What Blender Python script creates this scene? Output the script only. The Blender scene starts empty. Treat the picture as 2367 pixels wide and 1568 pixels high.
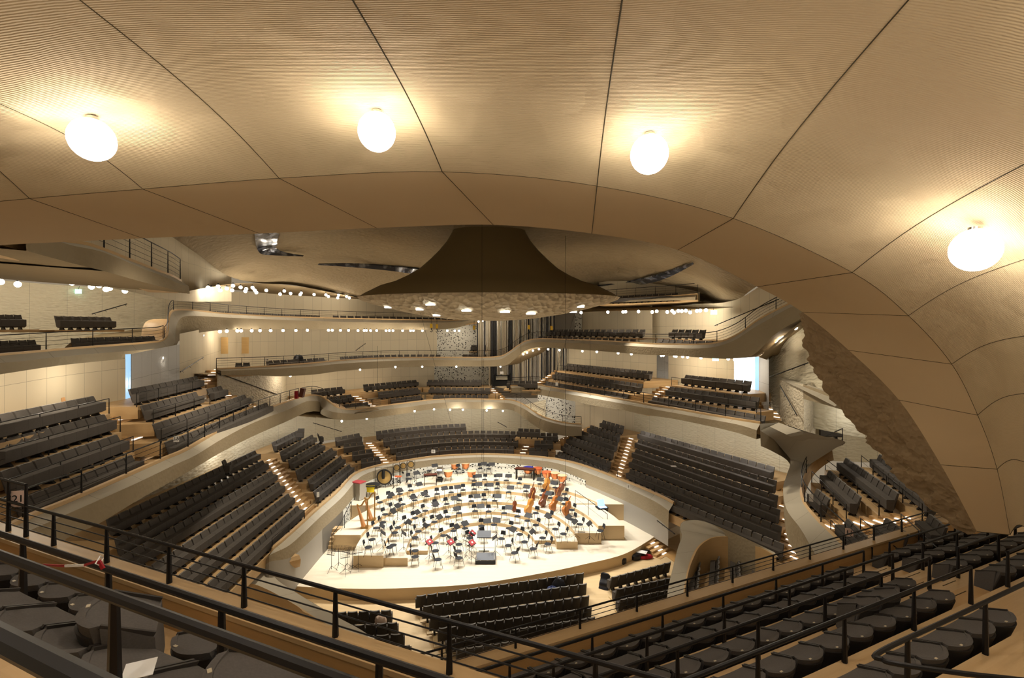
import bpy, bmesh, math, random
from mathutils import Vector, Matrix
random.seed(7)
R = math.radians
C = bpy.context.scene.collection
S = bpy.context.scene
# ------------------------------------------------------------------ camera, world, exposure, big lights
FPX, CX, CY, E = 1100.0, 1183.5, 784.0, 12.5      # focal length in pixels, principal point, eye height above the stage floor
cam = bpy.data.cameras.new('camera'); cam.sensor_width = 36; cam.sensor_fit = 'HORIZONTAL'
cam.lens = 36*FPX/2367; cam.clip_start = .05; cam.clip_end = 300
co = bpy.data.objects.new('camera', cam); C.objects.link(co)
co.location = (0, 0, E); co.rotation_euler = (R(90), 0, 0); S.camera = co
w = bpy.data.worlds.new('world'); S.world = w; w.use_nodes = True
w.node_tree.nodes['Background'].inputs[0].default_value = (1, .80, .55, 1)
w.node_tree.nodes['Background'].inputs[1].default_value = .30
S.view_settings.view_transform = 'Standard'; S.view_settings.look = 'None'
S.view_settings.gamma = 1; S.view_settings.exposure = 0; S.view_settings.use_curve_mapping = False
cy = S.cycles
cy.use_denoising = True; cy.use_adaptive_sampling = True; cy.adaptive_threshold = .1; cy.adaptive_min_samples = 8; cy.max_bounces = 4; cy.diffuse_bounces = 2; cy.glossy_bounces = 2
cy.transmission_bounces = 3; cy.transparent_max_bounces = 4; cy.sample_clamp_indirect = 4; cy.sample_clamp_direct = 0
cy.caustics_reflective = False; cy.caustics_refractive = False; cy.use_light_tree = True
WARM = (1, .86, .66); WHITE = (1, .95, .86)
def lamp(kind, loc, energy, color=WARM, size=.1, rot=None, spot=None, blend=.5):
    l = bpy.data.lights.new(kind.lower()+'_light', kind); l.energy = energy; l.color = color
    if kind == 'AREA': l.shape = 'DISK'; l.size = size
    else: l.shadow_soft_size = size
    if kind == 'SPOT': l.spot_size = R(spot or 90); l.spot_blend = blend
    o = bpy.data.objects.new(kind.lower()+'_light', l); C.objects.link(o); o.location = loc
    if rot: o.rotation_euler = rot
    return o
def aim(o, target):
    o.rotation_euler = (Vector(target)-o.location).to_track_quat('-Z', 'Y').to_euler()
# ------------------------------------------------------------------ pixel <-> place
def U(px, py, k):                       # point k metres below the eye seen at pixel px, py
    Y = k*FPX/(py-CY); return Vector(((px-CX)/FPX*Y, Y, E-k))
def D(px, py, Y):                       # point at depth Y
    return Vector(((px-CX)/FPX*Y, Y, E-(py-CY)/FPX*Y))
def P3(p):                              # (px, py, k) or (px, py, 'Y', depth)
    return D(p[0], p[1], p[3]) if p[2] == 'Y' else U(*p)
def zat(P, py): return E-(py-CY)/FPX*P.y
# ------------------------------------------------------------------ materials
def mat(name, col, rough=.7, metal=0, emit=None, estr=0, spec=.3):
    m = bpy.data.materials.new(name); m.use_nodes = True
    b = m.node_tree.nodes['Principled BSDF']
    b.inputs['Base Color'].default_value = (*col, 1); b.inputs['Roughness'].default_value = rough
    b.inputs['Metallic'].default_value = metal; b.inputs['Specular IOR Level'].default_value = spec
    if emit:
        b.inputs['Emission Color'].default_value = (*emit, 1); b.inputs['Emission Strength'].default_value = estr
        m.cycles.emission_sampling = 'NONE'
    return m
class NT:
    def __init__(s, m): s.n = m.node_tree.nodes; s.l = m.node_tree.links; s.b = s.n['Principled BSDF']
    def add(s, t, **kw):
        n = s.n.new(t)
        for k, v in kw.items():
            if k in n.inputs: n.inputs[k].default_value = v
            else: setattr(n, k, v)
        return n
    def link(s, a, b): s.l.new(a, b)
    def coord(s, kind='Object', scale=(1, 1, 1), rot=(0, 0, 0)):
        t = s.add('ShaderNodeTexCoord'); mp = s.add('ShaderNodeMapping')
        mp.inputs['Scale'].default_value = scale; mp.inputs['Rotation'].default_value = rot
        s.link(t.outputs[kind], mp.inputs['Vector']); return mp.outputs['Vector']
    def bump(s, h, strength=.5, dist=.02, prev=None):
        n = s.add('ShaderNodeBump', Strength=strength, Distance=dist); s.link(h, n.inputs['Height'])
        if prev: s.link(prev.outputs[0], n.inputs['Normal'])
        s.link(n.outputs[0], s.b.inputs['Normal']); return n
    def mixcol(s, fac, a, b):
        n = s.add('ShaderNodeMix', data_type='RGBA')
        for v, i in ((a, 6), (b, 7)):
            if isinstance(v, tuple): n.inputs[i].default_value = (*v, 1)
            else: s.link(v, n.inputs[i])
        s.link(fac, n.inputs[0]); return n.outputs[2]
    def ramp(s, f, a, b):
        n = s.add('ShaderNodeMapRange'); n.inputs[1].default_value = a; n.inputs[2].default_value = b
        s.link(f, n.inputs[0]); return n.outputs[0]
    def vor(s, vec, scale, feature='F1', rnd=1.0):
        n = s.add('ShaderNodeTexVoronoi', feature=feature, Scale=scale, Randomness=rnd); s.link(vec, n.inputs['Vector']); return n.outputs['Distance']
    def noise(s, vec, scale, detail=3):
        n = s.add('ShaderNodeTexNoise', Scale=scale, Detail=detail); s.link(vec, n.inputs['Vector']); return n.outputs['Fac']
    def base(s, c): s.link(c, s.b.inputs['Base Color'])
def plaster(name, c1, c2, cell=1.2, strength=.6, dist=.08, lines=0, lstr=.3, rough=.85, nz=.4, facets=0):
    m = mat(name, c1, rough, spec=.15); t = NT(m); v = t.coord()
    t.base(t.mixcol(t.noise(v, nz), c1, c2))
    w_ = t.add('ShaderNodeTexNoise', Scale=cell*.6, Detail=1.0); t.link(v, w_.inputs['Vector'])
    vm = t.add('ShaderNodeVectorMath', operation='MULTIPLY_ADD'); t.link(w_.outputs['Color'], vm.inputs[0])
    vm.inputs[1].default_value = (.5/cell,)*3; t.link(v, vm.inputs[2])
    if facets:
        vn = t.add('ShaderNodeTexVoronoi', feature='F1', Scale=1.0); mp = t.add('ShaderNodeMapping'); mp.inputs['Scale'].default_value = (cell*1.05, cell*.75, cell); t.link(vm.outputs[0], mp.inputs['Vector']); t.link(mp.outputs[0], vn.inputs['Vector'])
        sb = t.add('ShaderNodeVectorMath', operation='SUBTRACT'); t.link(mp.outputs[0], sb.inputs[0]); t.link(vn.outputs['Position'], sb.inputs[1])
        cc = t.add('ShaderNodeVectorMath', operation='SUBTRACT'); t.link(vn.outputs['Color'], cc.inputs[0]); cc.inputs[1].default_value = (.5, .5, .5)
        dt = t.add('ShaderNodeVectorMath', operation='DOT_PRODUCT'); t.link(sb.outputs[0], dt.inputs[0]); t.link(cc.outputs[0], dt.inputs[1])
        b = t.bump(dt.outputs['Value'], strength, facets)
    else: b = t.bump(t.vor(vm.outputs[0], cell), strength, dist)
    if lines:
        wv = t.add('ShaderNodeTexWave', Scale=lines, Distortion=1.5, bands_direction='Y'); t.link(v, wv.inputs['Vector'])
        t.bump(wv.outputs['Fac'], lstr, .012, b)
    return m
def woodmat(name, c1, c2, plank=(1.4, .11), rough=.45, uv=True):
    m = mat(name, c1, rough, spec=.35); t = NT(m); v = t.coord('UV' if uv else 'Object')
    br = t.add('ShaderNodeTexBrick', Scale=1.0); br.offset = .37
    br.inputs['Color1'].default_value = (0, 0, 0, 1); br.inputs['Color2'].default_value = (1, 1, 1, 1); br.inputs['Mortar'].default_value = (.2, .2, .2, 1)
    br.inputs['Mortar Size'].default_value = .002; br.inputs['Brick Width'].default_value = plank[0]; br.inputs['Row Height'].default_value = plank[1]
    t.link(v, br.inputs['Vector'])
    mp = t.add('ShaderNodeMapping'); mp.inputs['Scale'].default_value = (1, 14, 1); t.link(v, mp.inputs['Vector'])
    nz = t.noise(mp.outputs[0], 2.0, 5)
    ad = t.add('ShaderNodeMath', operation='MULTIPLY_ADD'); t.link(br.outputs['Color'], ad.inputs[0]); ad.inputs[1].default_value = .45
    ml = t.add('ShaderNodeMath', operation='MULTIPLY'); t.link(nz, ml.inputs[0]); ml.inputs[1].default_value = .6; t.link(ml.outputs[0], ad.inputs[2])
    t.base(t.mixcol(ad.outputs[0], c1, c2)); return m
def panelmat(name, c1, c2, width=.9, height=2.6, bump=None, rough=.8):
    m = mat(name, c1, rough, spec=.2); t = NT(m); v = t.coord('UV')
    br = t.add('ShaderNodeTexBrick', Scale=1.0); br.offset = 0
    br.inputs['Color1'].default_value = (*c1, 1); br.inputs['Color2'].default_value = (*c2, 1); br.inputs['Mortar'].default_value = (*[x*.45 for x in c1], 1)
    br.inputs['Mortar Size'].default_value = .007; br.inputs['Brick Width'].default_value = width; br.inputs['Row Height'].default_value = height
    t.link(v, br.inputs['Vector']); t.base(br.outputs['Color'])
    if bump:
        mp = t.add('ShaderNodeMapping'); mp.inputs['Scale'].default_value = (1, bump[3] if len(bump) > 3 else 1.8, 1); t.link(v, mp.inputs['Vector'])
        t.bump(t.vor(mp.outputs[0], bump[0]), bump[1], bump[2])
    return m
M = {}
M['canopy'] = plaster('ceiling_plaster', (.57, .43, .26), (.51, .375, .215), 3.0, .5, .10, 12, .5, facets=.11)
M['canopylip'] = plaster('ceiling_plaster_smooth', (.54, .39, .22), (.49, .345, .185), 3, .12, .03)
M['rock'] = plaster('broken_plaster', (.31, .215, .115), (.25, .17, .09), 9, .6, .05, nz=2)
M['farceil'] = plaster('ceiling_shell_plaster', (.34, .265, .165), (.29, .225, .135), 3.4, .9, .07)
M['bowl'] = plaster('reflector_plaster', (.55, .45, .31), (.48, .38, .25), 2.6, 1.0, .35)
M['gauze'] = mat('gauze', (.15, .105, .042), .8, spec=.35)
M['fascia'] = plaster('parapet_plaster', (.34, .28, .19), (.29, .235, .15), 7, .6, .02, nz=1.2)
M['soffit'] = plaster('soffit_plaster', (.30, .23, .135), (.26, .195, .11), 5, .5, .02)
M['coping'] = panelmat('coping_stone', (.45, .41, .33), (.42, .38, .305), 1.9, 50)
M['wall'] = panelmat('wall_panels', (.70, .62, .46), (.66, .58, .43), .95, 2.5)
M['wallwavy'] = panelmat('wavy_wall_panels', (.69, .63, .48), (.66, .60, .45), 1.9, 30, (3.2, .9, .06, 3.0))
M['wallcell'] = panelmat('dimpled_wall_panels', (.66, .59, .46), (.62, .55, .42), 1.9, 30, (6, 1.0, .06, 1.4))
M['daytintwall'] = panelmat('daylight_tinted_wall_panels', (.66, .67, .68), (.63, .64, .66), 1.0, 1.9, (9, .3, .02))  # cool daylight put into the wall colour
m = mat('perforated_plaster', (.7, .68, .6), .8); t = NT(m); v = t.coord('UV'); d_ = t.vor(v, 5.5, 'F1', .9)
nz_ = t.noise(v, .35, 2); th = t.add('ShaderNodeMapRange'); th.inputs[1].default_value = .3; th.inputs[2].default_value = .7; th.inputs[3].default_value = .24; th.inputs[4].default_value = .40; t.link(nz_, th.inputs[0])
lt = t.add('ShaderNodeMath', operation='LESS_THAN'); t.link(d_, lt.inputs[0]); t.link(th.outputs[0], lt.inputs[1])
t.base(t.mixcol(lt.outputs[0], (.68, .67, .60), (.03, .03, .03))); t.bump(d_, .6, .05); M['perf'] = m
M['floor'] = woodmat('oak_floor', (.62, .43, .225), (.50, .325, .155))
M['oakwall'] = woodmat('oak_cladding', (.52, .31, .12), (.43, .24, .085), (2.2, .35), .5)
M['oaktop'] = woodmat('oak_capping', (.56, .38, .19), (.47, .30, .13), (2.5, .3), .4)
M['stage'] = woodmat('stage_floor', (.82, .74, .60), (.76, .67, .52), (2.4, .10))
M['riser'] = woodmat('stage_riser_front', (.64, .47, .27), (.56, .40, .21), (3.5, .5))
M['stalls'] = woodmat('stalls_floor', (.66, .50, .29), (.56, .40, .21))
M['steps'] = woodmat('oak_steps', (.58, .37, .17), (.47, .285, .12), (1.2, .4))
def fabric(name, c):
    m = mat(name, c, .95, spec=.1); t = NT(m); v = t.coord()
    nz = t.noise(v, 60, 4); t.base(t.mixcol(nz, tuple(x*.8 for x in c), tuple(x*1.2 for x in c))); t.bump(nz, .25, .004); return m
M['seat'] = fabric('charcoal_wool', (.098, .088, .080))
M['seatshell'] = mat('dark_seat_shell', (.030, .025, .021), .55)
M['seatrim'] = fabric('grey_wool_rim', (.20, .19, .18))
M['black'] = mat('black_steel', (.012, .0105, .010), .45, .3)
M['darkplastic'] = mat('black_plastic', (.016, .016, .018), .5)
M['chairpad'] = mat('blue_black_pad', (.022, .025, .032), .7)
M['chrome'] = mat('chrome', (.6, .6, .6), .25, 1)
M['plate'] = mat('seat_number_plate', (.48, .40, .27), .4)
M['paper'] = mat('white_paper', (.8, .78, .74), .8)
M['pink'] = mat('pink_paper', (.72, .52, .42), .8)
M['ink'] = mat('black_ink', (.01, .01, .01), .8)
M['globe'] = mat('lit_glass_globe', (1, 1, 1), .2, emit=(1, .97, .90), estr=6)
M['bulb'] = mat('lit_small_globe', (1, 1, 1), .2, emit=(1, .93, .80), estr=9)
M['spotlens'] = mat('lit_spot_lens', (1, 1, 1), .2, emit=(.95, 1, 1), estr=5)
M['steplight'] = mat('lit_step_strip', (1, 1, 1), .3, emit=(1, .88, .74), estr=2.2)
M['exit'] = mat('lit_exit_sign', (.3, .9, .75), .4, emit=(.45, 1, .85), estr=2.0)
M['exitglyph'] = mat('exit_glyph', (.9, 1, .98), .4, emit=(.9, 1, .95), estr=2.5)
M['day'] = mat('daylit_glass', (.8, .9, 1), .2, emit=(.82, .92, 1), estr=2.2)
M['dayblue'] = mat('blue_daylit_glass', (.35, .6, .9), .2, emit=(.33, .62, .95), estr=.9)
m = mat('dark_glass', (.10, .11, .15), .15, .5, spec=.8); t = NT(m); v = t.coord(); n_ = t.noise(v, 1.6, 4)
t.base(t.mixcol(t.ramp(n_, .5, .72), (.075, .085, .12), (.5, .55, .68))); M['glass'] = m
M['pipe'] = mat('organ_pipe_metal', (.42, .40, .36), .38, .75)
M['pipelight'] = mat('pale_organ_pipe', (.62, .55, .42), .55)
M['pipedark'] = mat('dark_organ_pipe', (.05, .05, .055), .5, .4)
M['grey'] = mat('grey_door', (.36, .33, .28), .6)
M['case'] = mat('black_case', (.012, .012, .016), .35)
M['red'] = mat('red_cloth', (.33, .012, .02), .6)
M['redpaper'] = mat('red_folder', (.42, .05, .06), .6)
M['yellow'] = mat('yellow_cloth', (.75, .58, .02), .7)
M['blue'] = mat('blue_cover', (.02, .02, .30), .7)
M['copper'] = mat('copper_kettle', (.72, .28, .12), .28, .85)
M['skin'] = mat('drum_head', (.66, .50, .30), .6)
M['orange'] = mat('red_leather_cover', (.55, .12, .04), .6)
M['brass'] = mat('gong_bronze', (.45, .31, .12), .35, .7)
M['bassA'] = mat('amber_varnish', (.42, .14, .025), .25, spec=.5)
M['bassB'] = mat('brown_varnish', (.17, .045, .015), .25, spec=.5)
M['bassC'] = mat('honey_varnish', (.55, .24, .05), .25, spec=.5)
M['harpwood'] = mat('harp_soundboard', (.62, .28, .10), .4)
M['gold'] = mat('gilded_column', (.40, .23, .07), .35, .5)
M['darkwood'] = mat('dark_red_wood', (.09, .022, .012), .4)
M['bluejacket'] = mat('dark_blue_cloth', (.02, .03, .09), .8)
M['floral'] = mat('patterned_cloth', (.45, .33, .25), .8)
M['podium'] = mat('grey_podium_carpet', (.16, .17, .19), .8)
M['screen'] = mat('lit_screen', (.3, .5, .9), .3, emit=(.35, .55, 1), estr=1.3)
M['oakchair'] = mat('light_wood', (.65, .35, .14), .5)
M['joint'] = mat('dark_joint', (.05, .035, .012), .9)
M['doorpanel'] = woodmat('light_oak_shutter', (.66, .45, .21), (.6, .4, .17))
M['hookyellow'] = mat('yellow_hook_block', (.7, .42, .02), .5)
# ------------------------------------------------------------------ mesh tools
class MB:
    def __init__(s): s.v = []; s.f = []; s.uv = {}
    def face(s, *ids): s.f.append(tuple(ids))
    def pts(s, L):
        n = len(s.v); s.v.extend(tuple(p) for p in L); return n
    def box(s, c, d, M_=None):
        x, y, z = (q/2 for q in d); c = Vector(c); M_ = M_ or Matrix.Identity(3)
        n = s.pts([c+M_ @ Vector((a*x, b*y, e*z)) for a, b, e in ((-1,-1,-1),(1,-1,-1),(1,1,-1),(-1,1,-1),(-1,-1,1),(1,-1,1),(1,1,1),(-1,1,1))])
        for q in ((0,3,2,1),(4,5,6,7),(0,1,5,4),(1,2,6,5),(2,3,7,6),(3,0,4,7)): s.face(*(n+i for i in q))
        return s
    def bar(s, a, b, w_, h):                # square bar a->b
        a, b = Vector(a), Vector(b); d = b-a; L = d.length
        if L < 1e-6: return s
        y = d/L; x = y.cross(Vector((0, 0, 1)))
        x = Vector((1, 0, 0)) if x.length < 1e-4 else x.normalized()
        z = x.cross(y); return s.box((a+b)/2, (w_, L, h), Matrix((x, y, z)).transposed())
    def tube(s, path, r, n=8, cap=True, closed=False):
        path = [Vector(p) for p in path]; m_ = len(path); rings = []
        rr = r if isinstance(r, (list, tuple)) else [r]*m_
        up = None
        for i, p in enumerate(path):
            if closed: d = path[(i+1) % m_]-path[i-1]
            else: d = path[min(i+1, m_-1)]-path[max(i-1, 0)]
            d.normalize()
            if up is None:
                up = Vector((0, 0, 1)) if abs(d.z) < .9 else Vector((1, 0, 0))
            x = d.cross(up)
            if x.length < 1e-4: x = d.orthogonal()
            x.normalize(); y = x.cross(d); up = y
            rings.append(s.pts([p+(x*math.cos(2*math.pi*j/n)+y*math.sin(2*math.pi*j/n))*rr[i] for j in range(n)]))
        for i in range(m_-1+(1 if closed else 0)):
            a, b = rings[i], rings[(i+1) % m_]
            for j in range(n): s.face(a+j, a+(j+1) % n, b+(j+1) % n, b+j)
        if cap and not closed:
            s.face(*[rings[0]+j for j in reversed(range(n))]); s.face(*[rings[-1]+j for j in range(n)])
        return s
    def lathe(s, prof, n=24, c=(0, 0, 0), sy=1.0, M_=None):
        c = Vector(c); M_ = M_ or Matrix.Identity(3); rings = []
        for r, z in prof:
            if r < 1e-5: rings.append((s.pts([c+M_ @ Vector((0, 0, z))]), 1))
            else: rings.append((s.pts([c+M_ @ Vector((r*math.cos(2*math.pi*j/n), r*sy*math.sin(2*math.pi*j/n), z)) for j in range(n)]), n))
        for (a, na), (b, nb) in zip(rings, rings[1:]):
            for j in range(n):
                k = (j+1) % n
                if na == 1 and nb == 1: continue
                if na == 1: s.face(a, b+k, b+j)
                elif nb == 1: s.face(a+j, a+k, b)
                else: s.face(a+j, a+k, b+k, b+j)
        return s
    def ball(s, c, r, n=12, m_=8, sz=1.0):
        return s.lathe([(r*math.sin(math.pi*i/m_), -r*sz*math.cos(math.pi*i/m_)) for i in range(m_+1)], n, c)
    def loft(s, rows, uv=True, closed=False):   # rows: equal-length point lists
        rows = [[Vector(p) for p in r] for r in rows]; n = len(rows[0]); st = [s.pts(r) for r in rows]
        if uv:
            us = [0.0]
            ref = rows[len(rows)//2]
            for a, b in zip(ref, ref[1:]): us.append(us[-1]+(b-a).length)
            vs = [0.0]; mid = n//2
            for a, b in zip(rows, rows[1:]): vs.append(vs[-1]+(b[mid]-a[mid]).length)
            for i in range(len(rows)):
                for j in range(n): s.uv[st[i]+j] = (us[j], vs[i])
        for i in range(len(rows)-1):
            for j in range(n-1): s.face(st[i]+j, st[i]+j+1, st[i+1]+j+1, st[i+1]+j)
        return s
    def prism(s, poly, z0, z1):            # poly: XY list, counter-clockwise or not
        n = len(poly); a = s.pts([(p[0], p[1], z0) for p in poly]); b = s.pts([(p[0], p[1], z1) for p in poly])
        s.face(*[a+i for i in reversed(range(n))]); s.face(*[b+i for i in range(n)])
        for i in range(n): j = (i+1) % n; s.face(a+i, a+j, b+j, b+i)
        return s
    def extrude_x(s, prof, x0, x1):        # prof in (y,z)
        n = len(prof); a = s.pts([(x0, p[0], p[1]) for p in prof]); b = s.pts([(x1, p[0], p[1]) for p in prof])
        s.face(*[a+i for i in range(n)]); s.face(*[b+i for i in reversed(range(n))])
        for i in range(n): j = (i+1) % n; s.face(a+i, b+i, b+j, a+j)
        return s
    def slab(s, wb, wt, z0, z1, y0, y1, th, bow, nu=6, nv=4, sag=0, edge=0):   # curved backrest panel
        def pt(u, v, t_):
            wv = wb+(wt-wb)*v; return (u*wv/2, y0+(y1-y0)*v-bow*(1-u*u)-t_, z0+(z1-z0)*v-sag*(1-u*u)*v)
        A = [[s.pts([pt(-1+2*i/nu, j/nv, 0)]) for i in range(nu+1)] for j in range(nv+1)]
        B = [[s.pts([pt(-1+2*i/nu, j/nv, th)]) for i in range(nu+1)] for j in range(nv+1)]
        for j in range(nv):
            for i in range(nu):
                s.face(A[j][i+1], A[j][i], A[j+1][i], A[j+1][i+1]); s.face(B[j][i], B[j][i+1], B[j+1][i+1], B[j+1][i])
        for i in range(nu): s.face(A[nv][i+1], A[nv][i], B[nv][i], B[nv][i+1]); s.face(A[0][i], A[0][i+1], B[0][i+1], B[0][i])
        for j in range(nv): s.face(A[j][0], B[j][0], B[j+1][0], A[j+1][0]); s.face(A[j+1][nu], B[j+1][nu], B[j][nu], A[j][nu])
        return s
    def xf(s, M4):
        s.v = [tuple(M4 @ Vector(p)) for p in s.v]; return s
    def mesh(s, name, m_, smooth=35):
        me = bpy.data.meshes.new(name); me.from_pydata(s.v, [], s.f); me.update()
        bm = bmesh.new(); bm.from_mesh(me); bmesh.ops.recalc_face_normals(bm, faces=bm.faces); bm.to_mesh(me); bm.free()
        uvl = me.uv_layers.new(name='UVMap'); vv = me.vertices
        for p in me.polygons:
            nn = p.normal; ax = max(range(3), key=lambda i: abs(nn[i]))
            for li in p.loop_indices:
                vi = me.loops[li].vertex_index
                if vi in s.uv: uvl.data[li].uv = s.uv[vi]
                else:
                    c = vv[vi].co; uvl.data[li].uv = (c.x, c.y) if ax == 2 else ((c.y, c.z) if ax == 0 else (c.x, c.z))
        for q in (m_ if isinstance(m_, list) else [m_]): me.materials.append(q)
        if smooth:
            for p in me.polygons: p.use_smooth = True
            try: me.set_sharp_from_angle(angle=R(smooth))
            except Exception: pass
        return me
def obj(name, mb, m_, parent=None, smooth=35):
    o = bpy.data.objects.new(name, mb.mesh(name, m_, smooth) if isinstance(mb, MB) else mb); C.objects.link(o)
    if parent: o.parent = parent
    return o
def tag(o, label, cat, group=None):
    ws = label.split()
    if len(ws) > 16: label = ' '.join([x for x in ws if x not in ('the', 'a', 'of', 'its', 'with')][:16])
    o['label'] = label; o['category'] = cat
    if group: o['group'] = group
    return o
def struct(name, mb, m_, parent=None, smooth=35):
    o = obj(name, mb, m_, parent, smooth)
    if not parent: o['kind'] = 'structure'
    return o
def thing(name, label, cat, loc=(0, 0, 0), rz=0, group=None, rot=None):
    o = bpy.data.objects.new(name, None); C.objects.link(o); o.location = loc; o.rotation_euler = rot or (0, 0, rz)
    o.empty_display_size = .1; return tag(o, label, cat, group)
def dup(root, loc, rz, label=None, group=None, rot=None):
    r = root.copy(); C.objects.link(r); r.location = loc; r.rotation_euler = rot or (0, 0, rz)
    if label: r['label'] = label
    if group: r['group'] = group
    for ch in list(root.children):
        c = ch.copy(); C.objects.link(c); c.parent = r
        for g in ch.children:
            d = g.copy(); C.objects.link(d); d.parent = c
    return r
def ordn(i): return ['first','second','third','fourth','fifth','sixth','seventh','eighth','ninth','tenth','eleventh','twelfth','thirteenth','fourteenth','fifteenth','sixteenth','seventeenth','eighteenth','nineteenth','twentieth'][i] if i < 20 else '%dth' % (i+1) if (i+1) % 10 not in (1, 2, 3) else '%d%s' % (i+1, {1: 'st', 2: 'nd', 3: 'rd'}[(i+1) % 10])
def smooth_path(P, n=6):
    P = [Vector(p) for p in P]; out = []
    for i in range(len(P)-1):
        a, b, c, d = P[max(i-1, 0)], P[i], P[i+1], P[min(i+2, len(P)-1)]
        for j in range(n):
            t = j/n; out.append(.5*((2*b)+(c-a)*t+(2*a-5*b+4*c-d)*t*t+(3*b-a-3*c+d)*t**3))
    out.append(P[-1]); return out
def arc_len(P): return sum((b-a).length for a, b in zip(P, P[1:]))
def along(P, s):
    for a, b in zip(P, P[1:]):
        L = (b-a).length
        if s <= L: return a+(b-a)*(s/L if L else 0)
        s -= L
    return P[-1].copy()
def sidedirs(P, side):                       # horizontal normals of a path; side=+1 left of travel
    out = []
    for i in range(len(P)):
        d = P[min(i+1, len(P)-1)]-P[max(i-1, 0)]; d.z = 0
        d = d.normalized() if d.length > 1e-6 else Vector((1, 0, 0)); out.append(Vector((-d.y, d.x, 0))*side)
    return out
UP = Vector((0, 0, 1))
# ================================================================== SETTING
SC = Vector((-1.5, 30, 0))
def kerb_and_parapet(st, c_in=.30, soffit=4.0, kerb=.10, lip=.12, step=5, z_soff=.12, coping=M['coping'], fascia=M['fascia'], floorback=1.2, side=None):
    """A balcony edge: oak kerb, sloping stone coping, plaster face and underside.  Returns the smoothed rail line."""
    Pin = [P3((s[0], s[1])+tuple(s[4:])) for s in st]
    nd = sidedirs(Pin, 1)
    mid = len(Pin)//2
    sg = side if side else (1 if (SC-Pin[mid]).dot(nd[mid]) > 0 else -1)
    ins = [n*sg for n in nd]                      # towards the hall
    Po, Pb, Pf = [], [], []
    for s, P, n in zip(st, Pin, ins):
        q = P+n*c_in; q.z = zat(q, s[2]); Po.append(q)
        b = P+n*(c_in+.03); b.z = min(zat(b, s[3]), q.z-.05); Pb.append(b)
    Pin, Po, Pb = (smooth_path(x, step) for x in (Pin, Po, Pb))
    n2 = [n*sg for n in sidedirs(Pin, 1)]
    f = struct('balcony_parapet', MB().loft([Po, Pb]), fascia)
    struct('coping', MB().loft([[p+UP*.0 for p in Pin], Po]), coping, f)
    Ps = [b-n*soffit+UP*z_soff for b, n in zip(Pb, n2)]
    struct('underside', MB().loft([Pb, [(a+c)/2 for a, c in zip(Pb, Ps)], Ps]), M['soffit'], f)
    a = [p-n*.0+UP*kerb for p, n in zip(Pin, n2)]; b = [p-n*lip+UP*kerb for p, n in zip(Pin, n2)]; c = [p-n*lip-UP*.55 for p, n in zip(Pin, n2)]
    d = [p-n*(lip+floorback)-UP*.55 for p, n in zip(Pin, n2)]
    struct('kerb', MB().loft([Pin, a, b, c, d]), M['floor'], f)
    return [p-n*.06+UP*kerb for p, n in zip(Pin, n2)]
RAILN = [0]
def railing(path, label, h=.62, wires=3, gap=1.9, r=.022, pr=.02, group=None, taper=True, posts=None, top_r=None):
    t = thing('railing', label, 'railing', path[0], group=group); o = Vector(path[0]); P = [Vector(p)-o for p in path]
    tp = [p+UP*h for p in P]
    obj('handrail', MB().tube(tp, top_r or r, 8), M['black'], t)
    for i in range(wires): obj('wire', MB().tube([p+UP*(h*(i+1)/(wires+1)) for p in P], r*.38, 5), M['black'], t)
    L = arc_len(P); n = max(1, round(L/gap))
    for i in range(n+1) if posts is None else posts:
        q = along(P, L*i/n) if posts is None else along(P, i)
        mb = MB().tube([q-UP*.02, q+UP*h], [pr*1.25, pr*.75] if taper else pr, 6); obj('post', mb, M['black'], t)
    return t
def wallr(name, pts, m_, sub=4, closed_top=False):      # pts: (X, Y, z0, z1)
    a = smooth_path([(p[0], p[1], p[2]) for p in pts], sub); b = smooth_path([(p[0], p[1], p[3]) for p in pts], sub)
    mb = MB().loft([a, b])
    return struct(name, mb, m_)
def XY(px, Y): return ((px-CX)/FPX*Y, Y)
# ---- stage and stalls floor
STF = smooth_path([U(x, y, 12.5) for x, y in ((627,1316),(648,1345),(691,1356),(819,1361.5),(934,1360),(1100,1350),(1250,1326),(1350,1305),(1446,1280),(1521,1236))], 5)
back = [Vector(p) for p in ((12.5,33,0),(9.5,38,0),(4,42.5,0),(-2,44.5,0),(-8,43,0),(-12.5,38,0),(-14,30,0),(-13.5,24,0))]
poly = [(p.x, p.y) for p in STF+back]
stg = MB().prism(poly, -.62, 0)
so = struct('floor', stg, [M['stage']])
fr = MB().loft([[p+Vector((0, -.012, 0)) for p in STF], [p+Vector((0, -.012, -.62)) for p in STF]])
struct('stage_front', fr, M['riser'], so)
sf = MB().prism([(-14, 12), (14, 12), (14, 32), (-14, 32)], -1.0, -.6); struct('floor', sf, M['stalls'])
# ---- ring wall round the stage (coping line)
ring = [(621,1304,1310,1322,11.0),(627,1278,1285,1300,10.2),(653,1254,1262,1290,10.0),(690,1221,1230,1262,10.0),(730,1184,1193,1225,10.0),(780,1140,1149,1180,10.0),(822,1097,1104,1135,10.0),(870,1080,1085,1112,10.0),(920,1070,1074,1100,10.0),
        (1000,1058,1063,1085,10.0),(1080,1053,1058,1078,10.0),(1130,1052,1057,1077,10.0),(1200,1055,1060,1082,10.0),(1260,1060,1066,1088,10.0),(1300,1066,1073,1096,10.0),(1350,1079,1088,1115,10.0),(1440,1113,1122,1152,10.0),(1520,1147,1158,1192,10.0),(1556,1166,1182,1222,10.05)]
Pin = [U(s[0], s[1], s[4]) for s in ring]; nd = sidedirs(Pin, 1); mid = len(Pin)//2
sg = 1 if (SC-Pin[mid]).dot(nd[mid]) > 0 else -1
Po = []; Pb = []; Pz = []; Pbk = []
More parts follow.
